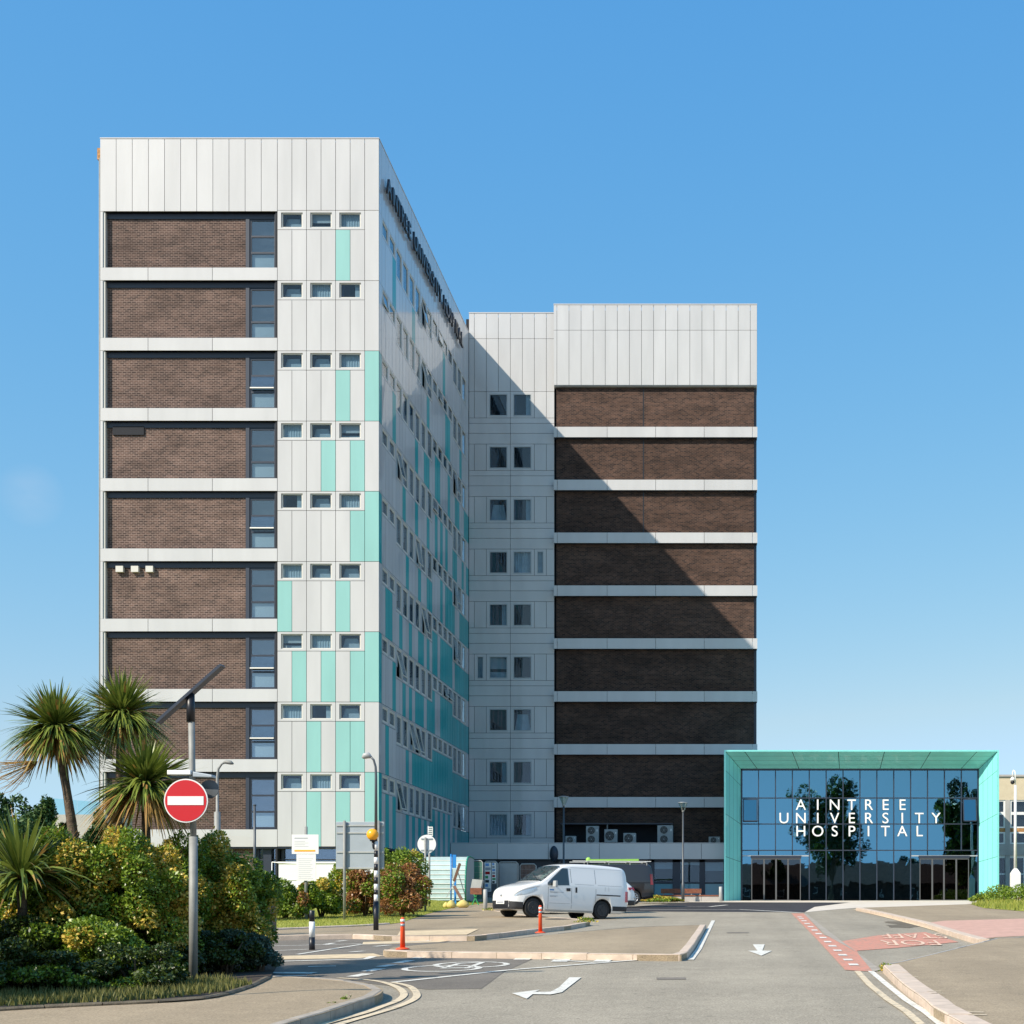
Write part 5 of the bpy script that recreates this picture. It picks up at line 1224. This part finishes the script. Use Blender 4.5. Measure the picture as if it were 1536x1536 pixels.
# bench and low wall before the podium
D = 83.5; e = empty('timber_bench', (XX(1020, D), D, G(D)), label='long brown timber bench back mounted on the low pale wall under the podium windows', cat='bench'); nbp = Vector((XX(1020, D), D, G(D)))
t = MB(); t.box(vx(978), vx(1078), -.25, .25, vz(1344.5), vz(1342.5), M['timber']); t.build('seat', e)
t = MB(); t.box(vx(991), vx(1021), .18, .24, vz(1340), vz(1333), M['timber']); t.box(vx(1022), vx(1052), .18, .24, vz(1340), vz(1333), M['timber']); t.build('backrest', e)
for px in (994, 1008, 1036, 1049): t = MB(); t.box(vx(px), vx(px)+.08, .2, .25, vz(1343), vz(1336), M['steel']); t.build('bracket', e)
t = MB(); t.box(XX(976, D), XX(1052, D)-.01, D-.22, D+.22, 2.0, ZZ(1344.6, D), M['conc']); t.box(XX(1052, D)+.01, XX(1079, D), D-.22, D+.22, 2.0, ZZ(1344.6, D), M['conc']); o = t.build('low_wall'); tag(o, 'low pale concrete wall carrying the timber bench', 'wall')

# ---------------------------------------------------------------- vehicles
def ip(x, tab): return float(np.interp(x, [a for a, _ in tab], [b for _, b in tab]))
def hip(x, tab):
    xs_ = [a for a, _ in tab]; k = 0
    while k < len(xs_)-2 and x > xs_[k+1]: k += 1
    p1 = tab[k][1]; p2 = tab[k+1][1]; p0 = tab[max(k-1, 0)][1]; p3 = tab[min(k+2, len(tab)-1)][1]
    t = (x-xs_[k])/(xs_[k+1]-xs_[k]); t = max(0, min(1, t))
    h = xs_[k+1]-xs_[k]
    m1 = (p2-p0)/(xs_[k+1]-xs_[max(k-1, 0)]) if k > 0 else (p2-p1)/h
    m2 = (p3-p1)/(xs_[min(k+2, len(xs_)-1)]-xs_[k]) if k < len(xs_)-2 else (p2-p1)/h
    return (2*t**3-3*t*t+1)*p1+(t**3-2*t*t+t)*h*m1+(-2*t**3+3*t*t)*p2+(t**3-t*t)*h*m2
class Veh:
    """x runs from the front bumper (0) to the tail; half width, top line and sill give a lofted body"""
    def __init__(s, L, top, half, belt, sill, wheels, r, taper=.17, crown=.04):
        s.L, s.top, s.half, s.belt, s.sill, s.wheels, s.r, s.taper, s.crown = L, top, half, belt, sill, wheels, r, taper, crown
        s.zmax = max(b for _, b in top)
    def ring(s, x):
        zt = hip(x, s.top); w = hip(x, s.half); zb = ip(x, s.sill); be = min(s.belt, zt-.16)
        wr = w*(1-s.taper*max(0, min(1, (zt-s.belt)/(s.zmax-s.belt)))); k = s.crown
        rd = min(.16, (zt-be)*.7)
        side = [(w*.93, zb), (w*.985, zb+.10), (w, zb+.28), (w, be*.5+.25), (w*.995, be-.06), (w*.985, be)]
        ze = zt-rd-k*.6
        for t in (.33, .66, 1): side.append((w*.985+(wr-w*.985)*t, be+(ze-be)*t))
        top = [(wr*.985, zt-rd*.62-k*.6), (wr*.95, zt-rd*.33-k*.55), (wr*.88, zt-rd*.12-k*.5), (wr*.75, zt-rd*.02-k*.42), (wr*.5, zt-k*.2), (wr*.25, zt-k*.05), (0, zt)]
        return side, top
    def yside(s, x, z):
        a, b = s.ring(x); pts = a+b[:3]; return float(np.interp(z, [q[1] for q in pts], [q[0] for q in pts]))
    def ztop(s, x, y):
        a, b = s.ring(x); q = (a[-1:]+b)[::-1]; return float(np.interp(abs(y), [p[0] for p in q], [p[1] for p in q]))
    def body(s, mat, e, lower=None):
        m = MB(); xs_ = [0, .02, .05, .1, .16, .24]+list(np.arange(.34, s.L-.3, .09))+[s.L-.26, s.L-.18, s.L-.1, s.L-.05, s.L-.02, s.L]; rings = []
        for x in xs_:
            a, b = s.ring(x); h = a+b; full = [(x, y, z) for y, z in h]+[(x, -y, z) for y, z in h[-2::-1]]; rings.append(len(m.v)); m.v += full; n = len(full)
        mm = m.mi(mat)
        for i in range(len(xs_)-1):
            for k in range(n-1): m.f.append([rings[i]+k, rings[i]+k+1, rings[i+1]+k+1, rings[i+1]+k]); m.m.append(mm); m.sm.append(True)
            m.f.append([rings[i], rings[i+1], rings[i+1]+n-1, rings[i]+n-1]); m.m.append(mm); m.sm.append(False)
        m.f.append([rings[0]+k for k in range(n)][::-1]); m.f.append([rings[-1]+k for k in range(n)]); m.m += [mm, mm]; m.sm += [False, False]
        o = m.build('body', e)
        bmm = bmesh.new(); bmm.from_mesh(o.data); bmesh.ops.recalc_face_normals(bmm, faces=bmm.faces[:]); bmm.to_mesh(o.data); bmm.free()
        c = MB()
        for wx_ in s.wheels:
            for sy in (-1, 1):
                w = ip(wx_, s.half); c.tube([(wx_, sy*(w-.32), s.r), (wx_, sy*(w+.2), s.r)], s.r+.065, M['trim'], 32)
        co = c.build('cutter'); co.parent = e
        bmm = bmesh.new(); bmm.from_mesh(co.data); bmesh.ops.recalc_face_normals(bmm, faces=bmm.faces[:]); bmm.to_mesh(co.data); bmm.free()
        md = o.modifiers.new('b', 'BOOLEAN'); md.operation = 'DIFFERENCE'; md.object = co; md.solver = 'EXACT'
        o.data.materials.append(M['trim'])
        bpy.context.view_layer.update()
        me = bpy.data.meshes.new_from_object(o.evaluated_get(bpy.context.evaluated_depsgraph_get())); o.modifiers.clear(); o.data = me; me.name = 'body'
        bpy.data.objects.remove(co)
        return o
    def sidepatch(s, name, e, xs_, lo, hi, mat, off=.006, sides=(1, -1), nz_=6):
        for sy in sides:
            m = MB(); g = []
            for x in xs_:
                a, b = lo(x), hi(x); g.append([(x, sy*(s.yside(x, a+(b-a)*j/nz_)+off), a+(b-a)*j/nz_) for j in range(nz_+1)])
            for i in range(len(g)-1):
                for j in range(nz_): m.face([g[i][j], g[i+1][j], g[i+1][j+1], g[i][j+1]], mat, True)
            m.build(name, e)
    def toppatch(s, name, e, x0, x1, f, mat, off=.006, nx=14, ny=14):
        m = MB(); g = []
        for i in range(nx+1):
            x = x0+(x1-x0)*i/nx; w = s.ring(x)[1][0][0]*f; g.append([(x-off*.8, -w+2*w*j/ny, s.ztop(x, -w+2*w*j/ny)+off) for j in range(ny+1)])
        for i in range(nx):
            for j in range(ny): m.face([g[i][j], g[i][j+1], g[i+1][j+1], g[i+1][j]], mat, True)
        m.build(name, e)
    def wheel(s, e, rimm, spokes, w=.2):
        for wx_ in s.wheels:
            hw = ip(wx_, s.half)
            for sy in (-1, 1):
                m = MB(); r = s.r; y0 = sy*(hw-.24); y1 = sy*(hw-.03)
                m.tube([(wx_, y0, r), (wx_, y0+sy*.03, r), (wx_, y1-sy*.03, r), (wx_, y1, r)], [r*.93, r, r, r*.93], M['tyre'], 36); o = m.build('wheel', e)
                m = MB(); m.tube([(wx_, y1-sy*.01, r), (wx_, y1+sy*.004, r)], r*.64, M['drim'], 32)
                for k in range(spokes):
                    a = 2*math.pi*k/spokes; m.bar((wx_, y1+sy*.006, r), (wx_+r*.62*math.cos(a), y1+sy*.006, r+r*.62*math.sin(a)), .045, .015, rimm, up=(0, 1, 0))
                pts = [(wx_+r*.63*math.cos(a), y1+sy*.004, r+r*.63*math.sin(a)) for a in [2*math.pi*k/30 for k in range(31)]]; m.tube(pts, .014, rimm, 6, False); m.tube([(wx_, y1, r), (wx_, y1+sy*.02, r)], .05, rimm, 12); m.build('rim', o)
# white van
V1 = Veh(4.56, [(0, .62), (.04, .76), (.14, .90), (.35, 1.02), (.7, 1.12), (1.0, 1.20), (1.4, 1.47), (1.75, 1.70), (2.05, 1.81), (2.6, 1.855), (3.4, 1.86), (4.2, 1.83), (4.42, 1.79), (4.52, 1.68), (4.56, 1.5)],
         [(0, .50), (.05, .62), (.16, .73), (.4, .82), (.8, .865), (1.4, .87), (3.8, .87), (4.35, .855), (4.5, .81), (4.56, .76)], 1.12, [(0, .24), (.3, .2), (4.2, .2), (4.56, .30)], (.74, 3.465), .315, .17)
x, y = gp(900, 1379); th = R(40)
# rear near wheel contact fixes the place; the van points towards the frame's left edge and the camera
e = empty('delivery_van', (0, 0, 0), label='white delivery van at the kerb with small print on its front door', cat='van')
dirf = Vector((-math.cos(th), -math.sin(th))); rot = math.atan2(-dirf.y, -dirf.x)
lx = Vector((math.cos(rot), math.sin(rot))); ly = Vector((-math.sin(rot), math.cos(rot)))
org = Vector((x, y))-lx*3.465+ly*.85
e.location = (org.x, org.y, G(y)+.11); e.rotation_euler = (0, R(1.9), rot); e.scale = (1.02, 1.02, 1.03)
V1.body(M['vwhite'], e); V1.wheel(e, M['drim'], 5)
V1.toppatch('windscreen', e, 1.03, 1.86, .93, M['cglass'])
def doorlo(x): return 1.06+.05*(x-1.3)
def doorhi(x): return min(1.09+(x-1.18)*.83, 1.665)
V1.sidepatch('side_window', e, np.linspace(1.25, 2.10, 14), doorlo, doorhi, M['cglass'])
V1.sidepatch('door_seam', e, [2.19, 2.20], lambda x: .32, lambda x: 1.66, M['trim'], .003); V1.sidepatch('door_seam', e, [1.27, 1.28], lambda x: .30, lambda x: 1.02, M['trim'], .003)
V1.sidepatch('door_seam', e, [3.17, 3.18], lambda x: .32, lambda x: 1.66, M['trim'], .003)
V1.sidepatch('side_panel_pressing', e, np.linspace(2.32, 3.10, 8), lambda x: 1.14, lambda x: 1.15, M['acgrey'], .004); V1.sidepatch('side_panel_pressing', e, np.linspace(3.25, 4.25, 8), lambda x: 1.14, lambda x: 1.15, M['acgrey'], .004)
V1.sidepatch('sliding_rail', e, np.linspace(3.2, 4.2, 8), lambda x: .80, lambda x: .84, M['black'], .008)
V1.sidepatch('door_handle', e, np.linspace(1.98, 2.14, 4), lambda x: .90, lambda x: 1.0, M['black'], .02, (-1, 1)); V1.sidepatch('door_handle', e, np.linspace(2.34, 2.41, 4), lambda x: .86, lambda x: 1.04, M['black'], .02)
V1.sidepatch('lower_bumper', e, list(np.linspace(.001, .36, 16)), lambda x: .24, lambda x: .50-.06*x, M['trim'], .010)
V1.sidepatch('rear_bumper', e, list(np.linspace(3.88, 4.555, 12)), lambda x: .30, lambda x: .46, M['trim'], .008)
m = MB(); m.box(-.012, .0, -.49, .49, .25, .52, M['trim']); m.box(-.02, -.012, -.40, .40, .28, .38, M['black']); m.build('front_bumper', e)
m = MB(); m.box(-.028, -.021, -.26, .26, .41, .515, M['wpaint']); o = m.build('number_plate', e); o['label'] = 'white front number plate'
m = MB(); m.box(-.031, -.0285, -.2, .2, .44, .49, M['ink']); m.build('plate_print', o)
m = MB(); pts = [(-.006, .055*math.cos(a), .70+.055*math.sin(a)) for a in [2*math.pi*k/20 for k in range(21)]]; m.tube(pts, .007, M['rim'], 6, False); m.box(-.012, 0, -.07, .07, .693, .707, M['rim']); m.build('badge', e)
for sy in (-1, 1):
    m = MB(); g = []
    for i in range(11):
        x_ = .10+.72*i/10; zt = V1.ztop(x_, 0); a = V1.ring(x_)[0]; hi_ = min(.80+.34*(x_-.1), hip(x_, V1.top)-.16); lo_ = hi_-(.05+.09*math.sin(math.pi*i/10)); 
        g.append([(x_, sy*(V1.yside(x_, lo_+(hi_-lo_)*j/3)+.008), lo_+(hi_-lo_)*j/3) for j in range(4)])
    for i in range(10):
        for j in range(3): m.face([g[i][j], g[i+1][j], g[i+1][j+1], g[i][j+1]], M['lens'], True)
    m.build('headlight', e)
    m = MB(); m.tube([(1.5, sy*.86, 1.10), (1.45, sy*.98, 1.14)], .03, M['trim'], 8); m.hexa([(1.40, sy*.92, 1.02), (1.40, sy*1.10, 1.02), (1.50, sy*1.10, 1.02), (1.50, sy*.92, 1.02), (1.42, sy*.92, 1.22), (1.42, sy*1.08, 1.22), (1.50, sy*1.08, 1.22), (1.50, sy*.92, 1.22)], M['acgrey']); m.build('wing_mirror', e, bevel=.02)
    m = MB(); m.hexa([(4.44, sy*.835, .62), (4.54, sy*.80, .62), (4.54, sy*.84, .62), (4.44, sy*.866, .62), (4.44, sy*.83, .98), (4.54, sy*.79, .98), (4.54, sy*.83, .98), (4.44, sy*.862, .98)], M['rlens']); m.build('tail_light', e)
V1.toppatch('bonnet_seam', e, .985, 1.0, .95, M['trim'], .004)
V1.sidepatch('sill_strip', e, np.linspace(1.2, 3.05, 10), lambda x: .215, lambda x: .27, M['acgrey'], .006)
V1.sidepatch('fuel_flap', e, [3.55, 3.56], lambda x: .95, lambda x: 1.10, M['acgrey'], .003); V1.sidepatch('fuel_flap', e, [3.70, 3.71], lambda x: .95, lambda x: 1.10, M['acgrey'], .003)
V1.sidepatch('side_rubbing_strip', e, np.linspace(1.32, 2.15, 6), lambda x: .48, lambda x: .492, M['acgrey'], .004)
V1.sidepatch('roof_seam', e, np.linspace(2.2, 4.3, 10), lambda x: 1.70, lambda x: 1.708, M['acgrey'], .003)
ps = MB(); 
def sideprint(x0, x1, z0, z1, mat):
    y0 = -(V1.yside((x0+x1)/2, (z0+z1)/2)+.008); ps.face([(x0, y0, z0), (x1, y0, z0), (x1, y0, z1), (x0, y0, z1)], mat)
# printed text on the visible door
vis = -1 if ly.y > 0 else 1
def vprint(x0, x1, z0, z1, mat):
    y0 = vis*(V1.yside((x0+x1)/2, (z0+z1)/2)+.01); ps.face([(x0, y0, z0), (x1, y0, z0), (x1, y0, z1), (x0, y0, z1)], mat)
vprint(1.33, 1.50, .90, .945, M['bluep'])
for z, w in ((.85, .55), (.835, .3), (.72, .32), (.695, .26)): vprint(1.33, 1.33+w, z, z+.011, M['ink'])
ps.build('door_print', e)
m = MB(); m.bar((1.05, -.5, 1.255), (1.35, .25, 1.475), .02, .012, M['black']); m.bar((1.02, .05, 1.25), (1.28, .62, 1.40), .02, .012, M['black']); m.build('wiper', e)
m = MB(); m.tube([(2.2, 0, 1.83), (2.32, 0, 1.98)], .006, M['black'], 6); m.build('aerial', e)
# dark grey van beyond
V2 = Veh(5.0, [(0, .7), (.05, .9), (.2, 1.02), (.6, 1.12), (1.0, 1.25), (1.5, 1.60), (1.9, 1.86), (2.3, 1.93), (3.2, 1.96), (4.7, 1.94), (4.9, 1.86), (5.0, 1.4)], [(0, .55), (.1, .75), (.5, .92), (1, .96), (4.5, .96), (4.85, .93), (5.0, .86)], 1.15, [(0, .28), (4.6, .26), (5, .34)], (.95, 4.05), .34, .14)
e = empty('panel_van', (0, 0, 0), label='dark grey panel van with alloy wheels and a roof rack, behind the white car', cat='van'); D = 66.0
th2 = R(12); rot = th2; Xr = XX(974, D); e.rotation_euler = (0, 0, rot); lx = Vector((math.cos(rot), math.sin(rot))); org = Vector((Xr, D+1.0))-lx*5.0; e.location = (org.x, org.y, G(D)+.13)
V2.body(M['vgrey'], e); V2.wheel(e, M['rim'], 10); V2.toppatch('windscreen', e, 1.06, 1.84, .92, M['cglass'])
V2.sidepatch('side_window', e, np.linspace(1.35, 2.2, 10), lambda x: 1.16, lambda x: min(1.2+(x-1.3)*.85, 1.72), M['cglass'])
V2.sidepatch('sliding_rail', e, np.linspace(3.4, 4.85, 6), lambda x: 1.02, lambda x: 1.06, M['black'], .008); V2.sidepatch('rear_bumper', e, np.linspace(4.45, 4.99, 6), lambda x: .36, lambda x: .58, M['trim'], .01)
V2.sidepatch('door_seam', e, [3.3, 3.31], lambda x: .4, lambda x: 1.7, M['trim'], .003)
for sy in (-1, 1): m = MB(); m.hexa([(4.86, sy*.87, .95), (5.0, sy*.84, .95), (5.0, sy*.885, .95), (4.86, sy*.935, .95), (4.86, sy*.85, 1.45), (4.97, sy*.80, 1.45), (4.97, sy*.85, 1.45), (4.86, sy*.92, 1.45)], M['rlens']); m.build('tail_light', e)
m = MB()
for x_ in (1.9, 2.9, 3.9, 4.7): m.bar((x_, -.8, 2.03), (x_, .8, 2.03), .04, .03, M['acgrey']); m.bar((x_, -.78, 1.86), (x_, -.78, 2.03), .03, .03, M['acgrey']); m.bar((x_, .78, 1.86), (x_, .78, 2.03), .03, .03, M['acgrey'])
for sy in (-.8, .8): m.bar((1.2, sy, 2.05), (4.9, sy, 2.05), .03, .03, M['wpaint'])
m.build('roof_rack', e)
lad = MB()
for sy in (-.55, -.25): lad.bar((2.0, sy, 2.10), (4.35, sy, 2.13), .05, .09, M['lime'])
for i in range(9): lad.bar((2.1+i*.27, -.55, 2.115), (2.1+i*.27, -.25, 2.115), .03, .03, M['acgrey'])
lad.ball((1.98, -.4, 2.12), .12, M['lime'], 10)
o = lad.build('ladder', None, e.location, e.rotation_euler); tag(o, 'lime green ladder lying on the roof rack of the dark grey van', 'ladder')
# white car between the vans
V3 = Veh(4.3, [(0, .6), (.1, .8), (.6, .95), (1.1, 1.02), (1.5, 1.25), (1.9, 1.5), (2.4, 1.58), (3.2, 1.55), (3.7, 1.45), (4.0, 1.22), (4.2, 1.02), (4.3, .75)], [(0, .5), (.15, .75), (.6, .87), (3.6, .9), (4.1, .85), (4.3, .72)], .95, [(0, .25), (4, .25), (4.3, .36)], (.85, 3.45), .34, .2)
e = empty('parked_car', (0, 0, 0), label='white hatchback showing only its tail between the white van and the dark grey van', cat='car'); D = 55.5
rot = R(25); lx = Vector((math.cos(rot), math.sin(rot))); org = Vector((XX(940, D), D+1.2))-lx*4.3; e.location = (org.x, org.y, G(D)+.02); e.rotation_euler = (0, 0, rot)
V3.body(M['vwhite'], e); V3.wheel(e, M['rim'], 5); V3.toppatch('windscreen', e, 1.2, 1.85, .9, M['cglass']); V3.toppatch('rear_window', e, 3.68, 4.1, .85, M['cglass'])
V3.sidepatch('side_window', e, np.linspace(1.6, 3.5, 12), lambda x: 1.0, lambda x: min(1.05+(x-1.5)*.6, 1.40, 1.38-(x-3.1)*.35 if x > 3.1 else 9), M['cglass'])
V3.sidepatch('rear_bumper', e, np.linspace(3.92, 4.28, 8), lambda x: .30, lambda x: .5, M['trim'], .01)
for sy in (-1, 1): m = MB(); m.hexa([(3.95, sy*.82, .92), (4.26, sy*.72, .90), (4.26, sy*.78, .90), (3.95, sy*.90, .92), (3.95, sy*.80, 1.02), (4.2, sy*.70, 1.02), (4.2, sy*.77, 1.02), (3.95, sy*.88, 1.02)], M['rlens']); m.build('tail_light', e)
m = MB(); m.box(3.55, 3.9, -.62, .62, 1.47, 1.51, M['vwhite']); m.build('rear_spoiler', e, bevel=.01)

# ---------------------------------------------------------------- what stands behind the camera, seen in the entrance glass
def big_tree(X, Y, H, r, label, n=26000):
    e = empty('broadleaf_tree', (X, Y, 0), label=label, cat='tree', group='trees across the road, seen in the entrance glass')
    t = MB(); t.tube([(0, 0, -.2), (.1, 0, H*.25), (.2, .1, H*.5), (.1, .1, H*.85)], [.45, .36, .25, .08], M['bark'], 12)
    for i in range(7): a = i*.9; t.tube([(.15, .05, H*(.3+.06*i)), (r*.6*math.cos(a), r*.6*math.sin(a), H*(.45+.06*i))], [.14, .04], M['bark'], 8)
    t.build('trunk', e); foliage('crown', (r, r, H*.38), n, [M['leafd'], M['leafg']], .3, .42, 46, .26, e, (0, 0, H*.24), dome=False)
big_tree(13.5, -25, 22, 5.0, 'tall dark tree, reflected behind the letters in the upper entrance glass', 13000); big_tree(33, -26, 21, 3.6, 'narrow dark tree, reflected at the window end of the entrance glass')
big_tree(26.5, -45, 10, 2.6, 'small rounded tree, reflected low in the entrance glass under the last letters', 9000); big_tree(6.0, -40, 9.5, 2.0, 'small rounded tree, reflected low beside the left doors of the entrance', 9000)
HO = Vector((18, -38, 0)); h = empty('terraced_house', HO, label='brown brick terrace with tiled roof, reflected in the lower entrance glass', cat='house')
t = MB(); t.box(-19, 22, -8, 0, -1, 5.6, M['brick2']); t.build('wall', h)
t = MB()
t.hexa([(-19.3, .4, 5.5), (22.3, .4, 5.5), (22.3, -4, 8.6), (-19.3, -4, 8.6), (-19.3, .4, 5.6), (22.3, .4, 5.6), (22.3, -4, 8.75), (-19.3, -4, 8.75)], M['roof']); t.hexa([(-19.3, -8.4, 5.5), (22.3, -8.4, 5.5), (22.3, -4, 8.6), (-19.3, -4, 8.6), (-19.3, -8.4, 5.6), (22.3, -8.4, 5.6), (22.3, -4, 8.75), (-19.3, -4, 8.75)], M['roof']); t.build('roof', h)
for i in range(8):
    for z in (1, 3.6): t = MB(); t.box(-17+i*5, -15.6+i*5, 0, .06, z, z+1.2, M['conc']); t.box(-16.9+i*5, -15.7+i*5, .06, .08, z+.1, z+1.1, M['black']); t.build('window', h)

# ---------------------------------------------------------------- sky, sun, camera
w = bpy.data.worlds.new('World'); S.world = w; w.use_nodes = True; nt = w.node_tree
bg = nt.nodes['Background']; sky = nt.nodes.new('ShaderNodeTexSky'); sky.sky_type = 'NISHITA'; sky.sun_disc = False
sd = Vector((-1, -.93, 1.115)).normalized(); elev = math.asin(sd.z)
sky.sun_elevation = elev; sky.sun_rotation = math.atan2(sd.x, sd.y); sky.altitude = 0; sky.air_density = 1.0; sky.dust_density = .4; sky.ozone_density = 3.0
# grade of the clear sky: one power and gain per channel
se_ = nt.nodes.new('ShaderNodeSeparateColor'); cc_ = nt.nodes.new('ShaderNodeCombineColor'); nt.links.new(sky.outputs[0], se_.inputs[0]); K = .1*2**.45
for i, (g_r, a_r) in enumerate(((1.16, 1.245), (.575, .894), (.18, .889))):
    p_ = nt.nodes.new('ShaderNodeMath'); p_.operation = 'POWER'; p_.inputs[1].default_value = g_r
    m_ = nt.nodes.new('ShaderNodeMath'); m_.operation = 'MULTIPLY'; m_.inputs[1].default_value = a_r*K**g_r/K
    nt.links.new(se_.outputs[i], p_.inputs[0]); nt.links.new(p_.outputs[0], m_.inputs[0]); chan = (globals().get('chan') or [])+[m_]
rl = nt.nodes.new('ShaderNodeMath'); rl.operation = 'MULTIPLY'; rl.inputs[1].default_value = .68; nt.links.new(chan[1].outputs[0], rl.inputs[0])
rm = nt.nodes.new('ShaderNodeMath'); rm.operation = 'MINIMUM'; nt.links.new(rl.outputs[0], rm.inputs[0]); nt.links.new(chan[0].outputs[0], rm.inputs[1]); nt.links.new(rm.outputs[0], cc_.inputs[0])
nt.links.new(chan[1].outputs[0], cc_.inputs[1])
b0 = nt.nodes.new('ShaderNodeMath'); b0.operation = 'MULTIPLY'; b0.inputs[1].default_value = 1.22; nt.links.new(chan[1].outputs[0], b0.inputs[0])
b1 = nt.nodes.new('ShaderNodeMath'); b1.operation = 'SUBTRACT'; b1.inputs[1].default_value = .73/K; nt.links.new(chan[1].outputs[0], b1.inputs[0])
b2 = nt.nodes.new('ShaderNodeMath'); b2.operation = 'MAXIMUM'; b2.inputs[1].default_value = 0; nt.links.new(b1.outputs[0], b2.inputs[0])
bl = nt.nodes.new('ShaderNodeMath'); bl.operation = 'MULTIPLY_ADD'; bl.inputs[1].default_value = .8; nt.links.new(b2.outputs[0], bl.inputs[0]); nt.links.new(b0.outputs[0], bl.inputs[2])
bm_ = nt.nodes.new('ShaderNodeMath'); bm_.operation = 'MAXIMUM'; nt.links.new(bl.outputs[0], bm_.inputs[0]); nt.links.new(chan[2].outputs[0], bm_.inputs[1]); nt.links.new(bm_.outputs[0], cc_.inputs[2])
tcw = nt.nodes.new('ShaderNodeTexCoord'); dw = nt.nodes.new('ShaderNodeVectorMath'); dw.operation = 'DISTANCE'; dw.inputs[1].default_value = Vector((-1058, 2100, 622)).normalized()
nt.links.new(tcw.outputs['Generated'], dw.inputs[0]); mw = nt.nodes.new('ShaderNodeMapRange'); mw.inputs['From Min'].default_value = .02; mw.inputs['From Max'].default_value = .0; mw.inputs['To Max'].default_value = .3
nw = nt.nodes.new('ShaderNodeTexNoise'); nw.inputs['Scale'].default_value = 28; nw.inputs['Detail'].default_value = 6; mpw = nt.nodes.new('ShaderNodeMapping'); mpw.inputs['Scale'].default_value = (1, 1, 2.6)
nt.links.new(tcw.outputs['Generated'], mpw.inputs['Vector']); nt.links.new(mpw.outputs['Vector'], nw.inputs['Vector']); nt.links.new(dw.outputs['Value'], mw.inputs['Value'])
mq = nt.nodes.new('ShaderNodeMath'); mq.operation = 'MULTIPLY'; nt.links.new(mw.outputs['Result'], mq.inputs[0]); nt.links.new(nw.outputs['Fac'], mq.inputs[1])
mxw = nt.nodes.new('ShaderNodeMix'); mxw.data_type = 'RGBA'; mxw.inputs['B'].default_value = (6.5, 6.4, 6.6, 1); nt.links.new(mq.outputs[0], mxw.inputs['Factor']); nt.links.new(cc_.outputs[0], mxw.inputs['A'])
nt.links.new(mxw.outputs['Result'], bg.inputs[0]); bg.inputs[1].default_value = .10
sl = bpy.data.lights.new('Sun', 'SUN'); sl.energy = 4.6; sl.angle = R(.5); sl.color = (1, .905, .77); so = bpy.data.objects.new('Sun', sl); COL.objects.link(so)
so.rotation_euler = (-sd).to_track_quat('-Z', 'Y').to_euler(); so.location = (-30, -30, 60)
cam = bpy.data.cameras.new('Camera'); co = bpy.data.objects.new('Camera', cam); COL.objects.link(co); S.camera = co
co.location = (0, 0, EYE); co.rotation_euler = (R(90), 0, 0); cam.sensor_width = 36; cam.sensor_fit = 'HORIZONTAL'; cam.lens = F/1536*36
cam.shift_x = (768-CX)/1536; cam.shift_y = (CY-768)/1536; cam.clip_end = 6000; cam.clip_start = .1
S.view_settings.view_transform = 'Standard'; S.view_settings.look = 'None'; S.view_settings.gamma = 1; S.view_settings.exposure = .45
S.cycles.max_bounces = 6; S.cycles.transparent_max_bounces = 12; S.cycles.use_denoising = True; S.cycles.caustics_reflective = False; S.cycles.caustics_refractive = False
